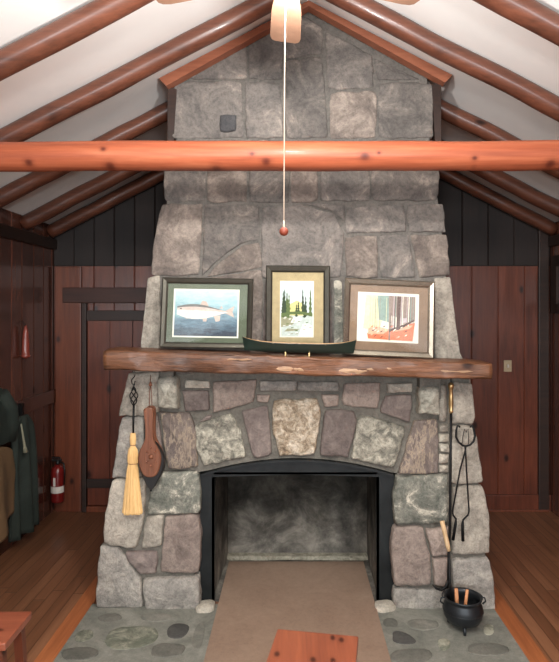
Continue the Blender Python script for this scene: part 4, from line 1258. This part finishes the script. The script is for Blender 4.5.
def stool(name, corner, ux, uy, w, l, z, m, label, cat, lz=.009, rz=.009):
    """corner = far-left corner of the top; ux along the far edge, uy towards the viewer"""
    ux = Vector(ux).normalized(); uy = Vector(uy).normalized(); c = Vector(corner)
    cen = c + ux * w / 2 + uy * l / 2
    root = empty(name, (cen.x, cen.y, 0), label, cat)
    X = Matrix(((ux.x, -uy.x, 0, cen.x), (ux.y, -uy.y, 0, cen.y), (0, 0, 1, 0), (0, 0, 0, 1)))
    b = MB(); b.xf = X; hw, hl = w / 2, l / 2
    n = 1
    b.box((-hw, -hl, z - .028), (hw, hl, z), m, bev=.005)
    b.build('seat', root)
    for sx in (-1, 1):
        for sy in (-1, 1):
            b = MB(); b.xf = X; t = (sx * (hw - .035), sy * (hl - .035)); f = (sx * (hw - .015), sy * (hl - .015))
            r = .016
            vs = [(t[0] + a * r, t[1] + c_ * r, z - .028) for a, c_ in ((-1, -1), (1, -1), (1, 1), (-1, 1))] + [(f[0] + a * r * .85, f[1] + c_ * r * .85, rz if sx > 0 else lz) for a, c_ in ((-1, -1), (1, -1), (1, 1), (-1, 1))]
            b.add(vs, [(0, 1, 2, 3), (7, 6, 5, 4), (0, 4, 5, 1), (1, 5, 6, 2), (2, 6, 7, 3), (3, 7, 4, 0)], M['casing']); b.build('leg', root)
    for sx in (-1, 1):
        b = MB(); b.xf = X; b.box((sx * (hw - .028) - .008, -hl + .04, z * .38), (sx * (hw - .028) + .008, hl - .04, z * .38 + .03), M['casing'], bev=.003); b.build('stretcher', root)
    return root


c0 = topc(277.5, 628.5, .45); c1 = topc(358.5, 636, .45)
ux = (c1 - c0); w = ux.length; uy = Vector((-ux.y * -1 if False else ux.y, -ux.x, 0))
stool('wooden_stool', c0, ux, uy, w, .34, .45, M['stoolwood'], 'knotty orange-brown wooden stool at the bottom centre before the hearth board', 'stool')
c1 = topc(32, 611, .45); c0 = topc(8, 640, .45)      # far right, near right corners
uy = (c0 - c1); l = uy.length; ux = Vector((-uy.y, uy.x, 0)).normalized()
if ux.x < 0: ux = -ux
bl_ = .75
stool('wooden_bench', c1 - ux * bl_, ux, uy, bl_, l + .02, .45, M['benchwood'], 'low reddish wooden bench entering at the bottom left corner of the view', 'bench', 0.0, .009)

# ------------------------------------------------------------------ light
def lamp(name, typ, loc, power, col, size=.1, rot=None, sy=None):
    L = bpy.data.lights.new(name, typ); L.energy = power; L.color = col
    if typ == 'AREA':
        L.size = size
        if sy: L.shape = 'RECTANGLE'; L.size_y = sy
    else: L.shadow_soft_size = size
    o = bpy.data.objects.new(name, L); C.objects.link(o); o.location = loc
    if rot: o.rotation_euler = rot
    return o


lamp('fan_lamp', 'POINT', (0.0, 1.90, 2.59), 50, (1.0, .97, .94), .05)
lamp('room_lamp', 'POINT', (0.02, .45, 2.48), 90, (1.0, .96, .90), .10)
lamp('window_light_left', 'AREA', (-1.0, YF + .05, 1.55), 75, (.90, .96, 1.0), 1.1, (math.radians(90), 0, 0), 1.2)
lamp('window_light_right', 'AREA', (1.1, YF + .05, 1.55), 75, (.90, .96, 1.0), 1.1, (math.radians(90), 0, 0), 1.2)
W = bpy.data.worlds.new('world'); W.use_nodes = True; bpy.context.scene.world = W
W.node_tree.nodes['Background'].inputs[0].default_value = (.6, .7, .8, 1); W.node_tree.nodes['Background'].inputs[1].default_value = .3

# ------------------------------------------------------------------ camera
cam = bpy.data.cameras.new('camera'); co_ = bpy.data.objects.new('camera', cam); C.objects.link(co_)
co_.location = (0, 0, CH); co_.rotation_euler = (PI / 2, 0, 0)
cam.sensor_fit = 'VERTICAL'; cam.sensor_height = 36; cam.sensor_width = 36; cam.lens = F / 662 * 36
cam.shift_x = (279.5 - VX) / 662; cam.shift_y = (VY - 331) / 662
cam.clip_start = .02
sc = bpy.context.scene; sc.camera = co_
sc.view_settings.view_transform = 'Standard'; sc.view_settings.look = 'None'; sc.view_settings.gamma = 1
sc.view_settings.exposure = 0.15
sc.view_settings.use_curve_mapping = False
sc.cycles.max_bounces = 8; sc.cycles.use_denoising = True
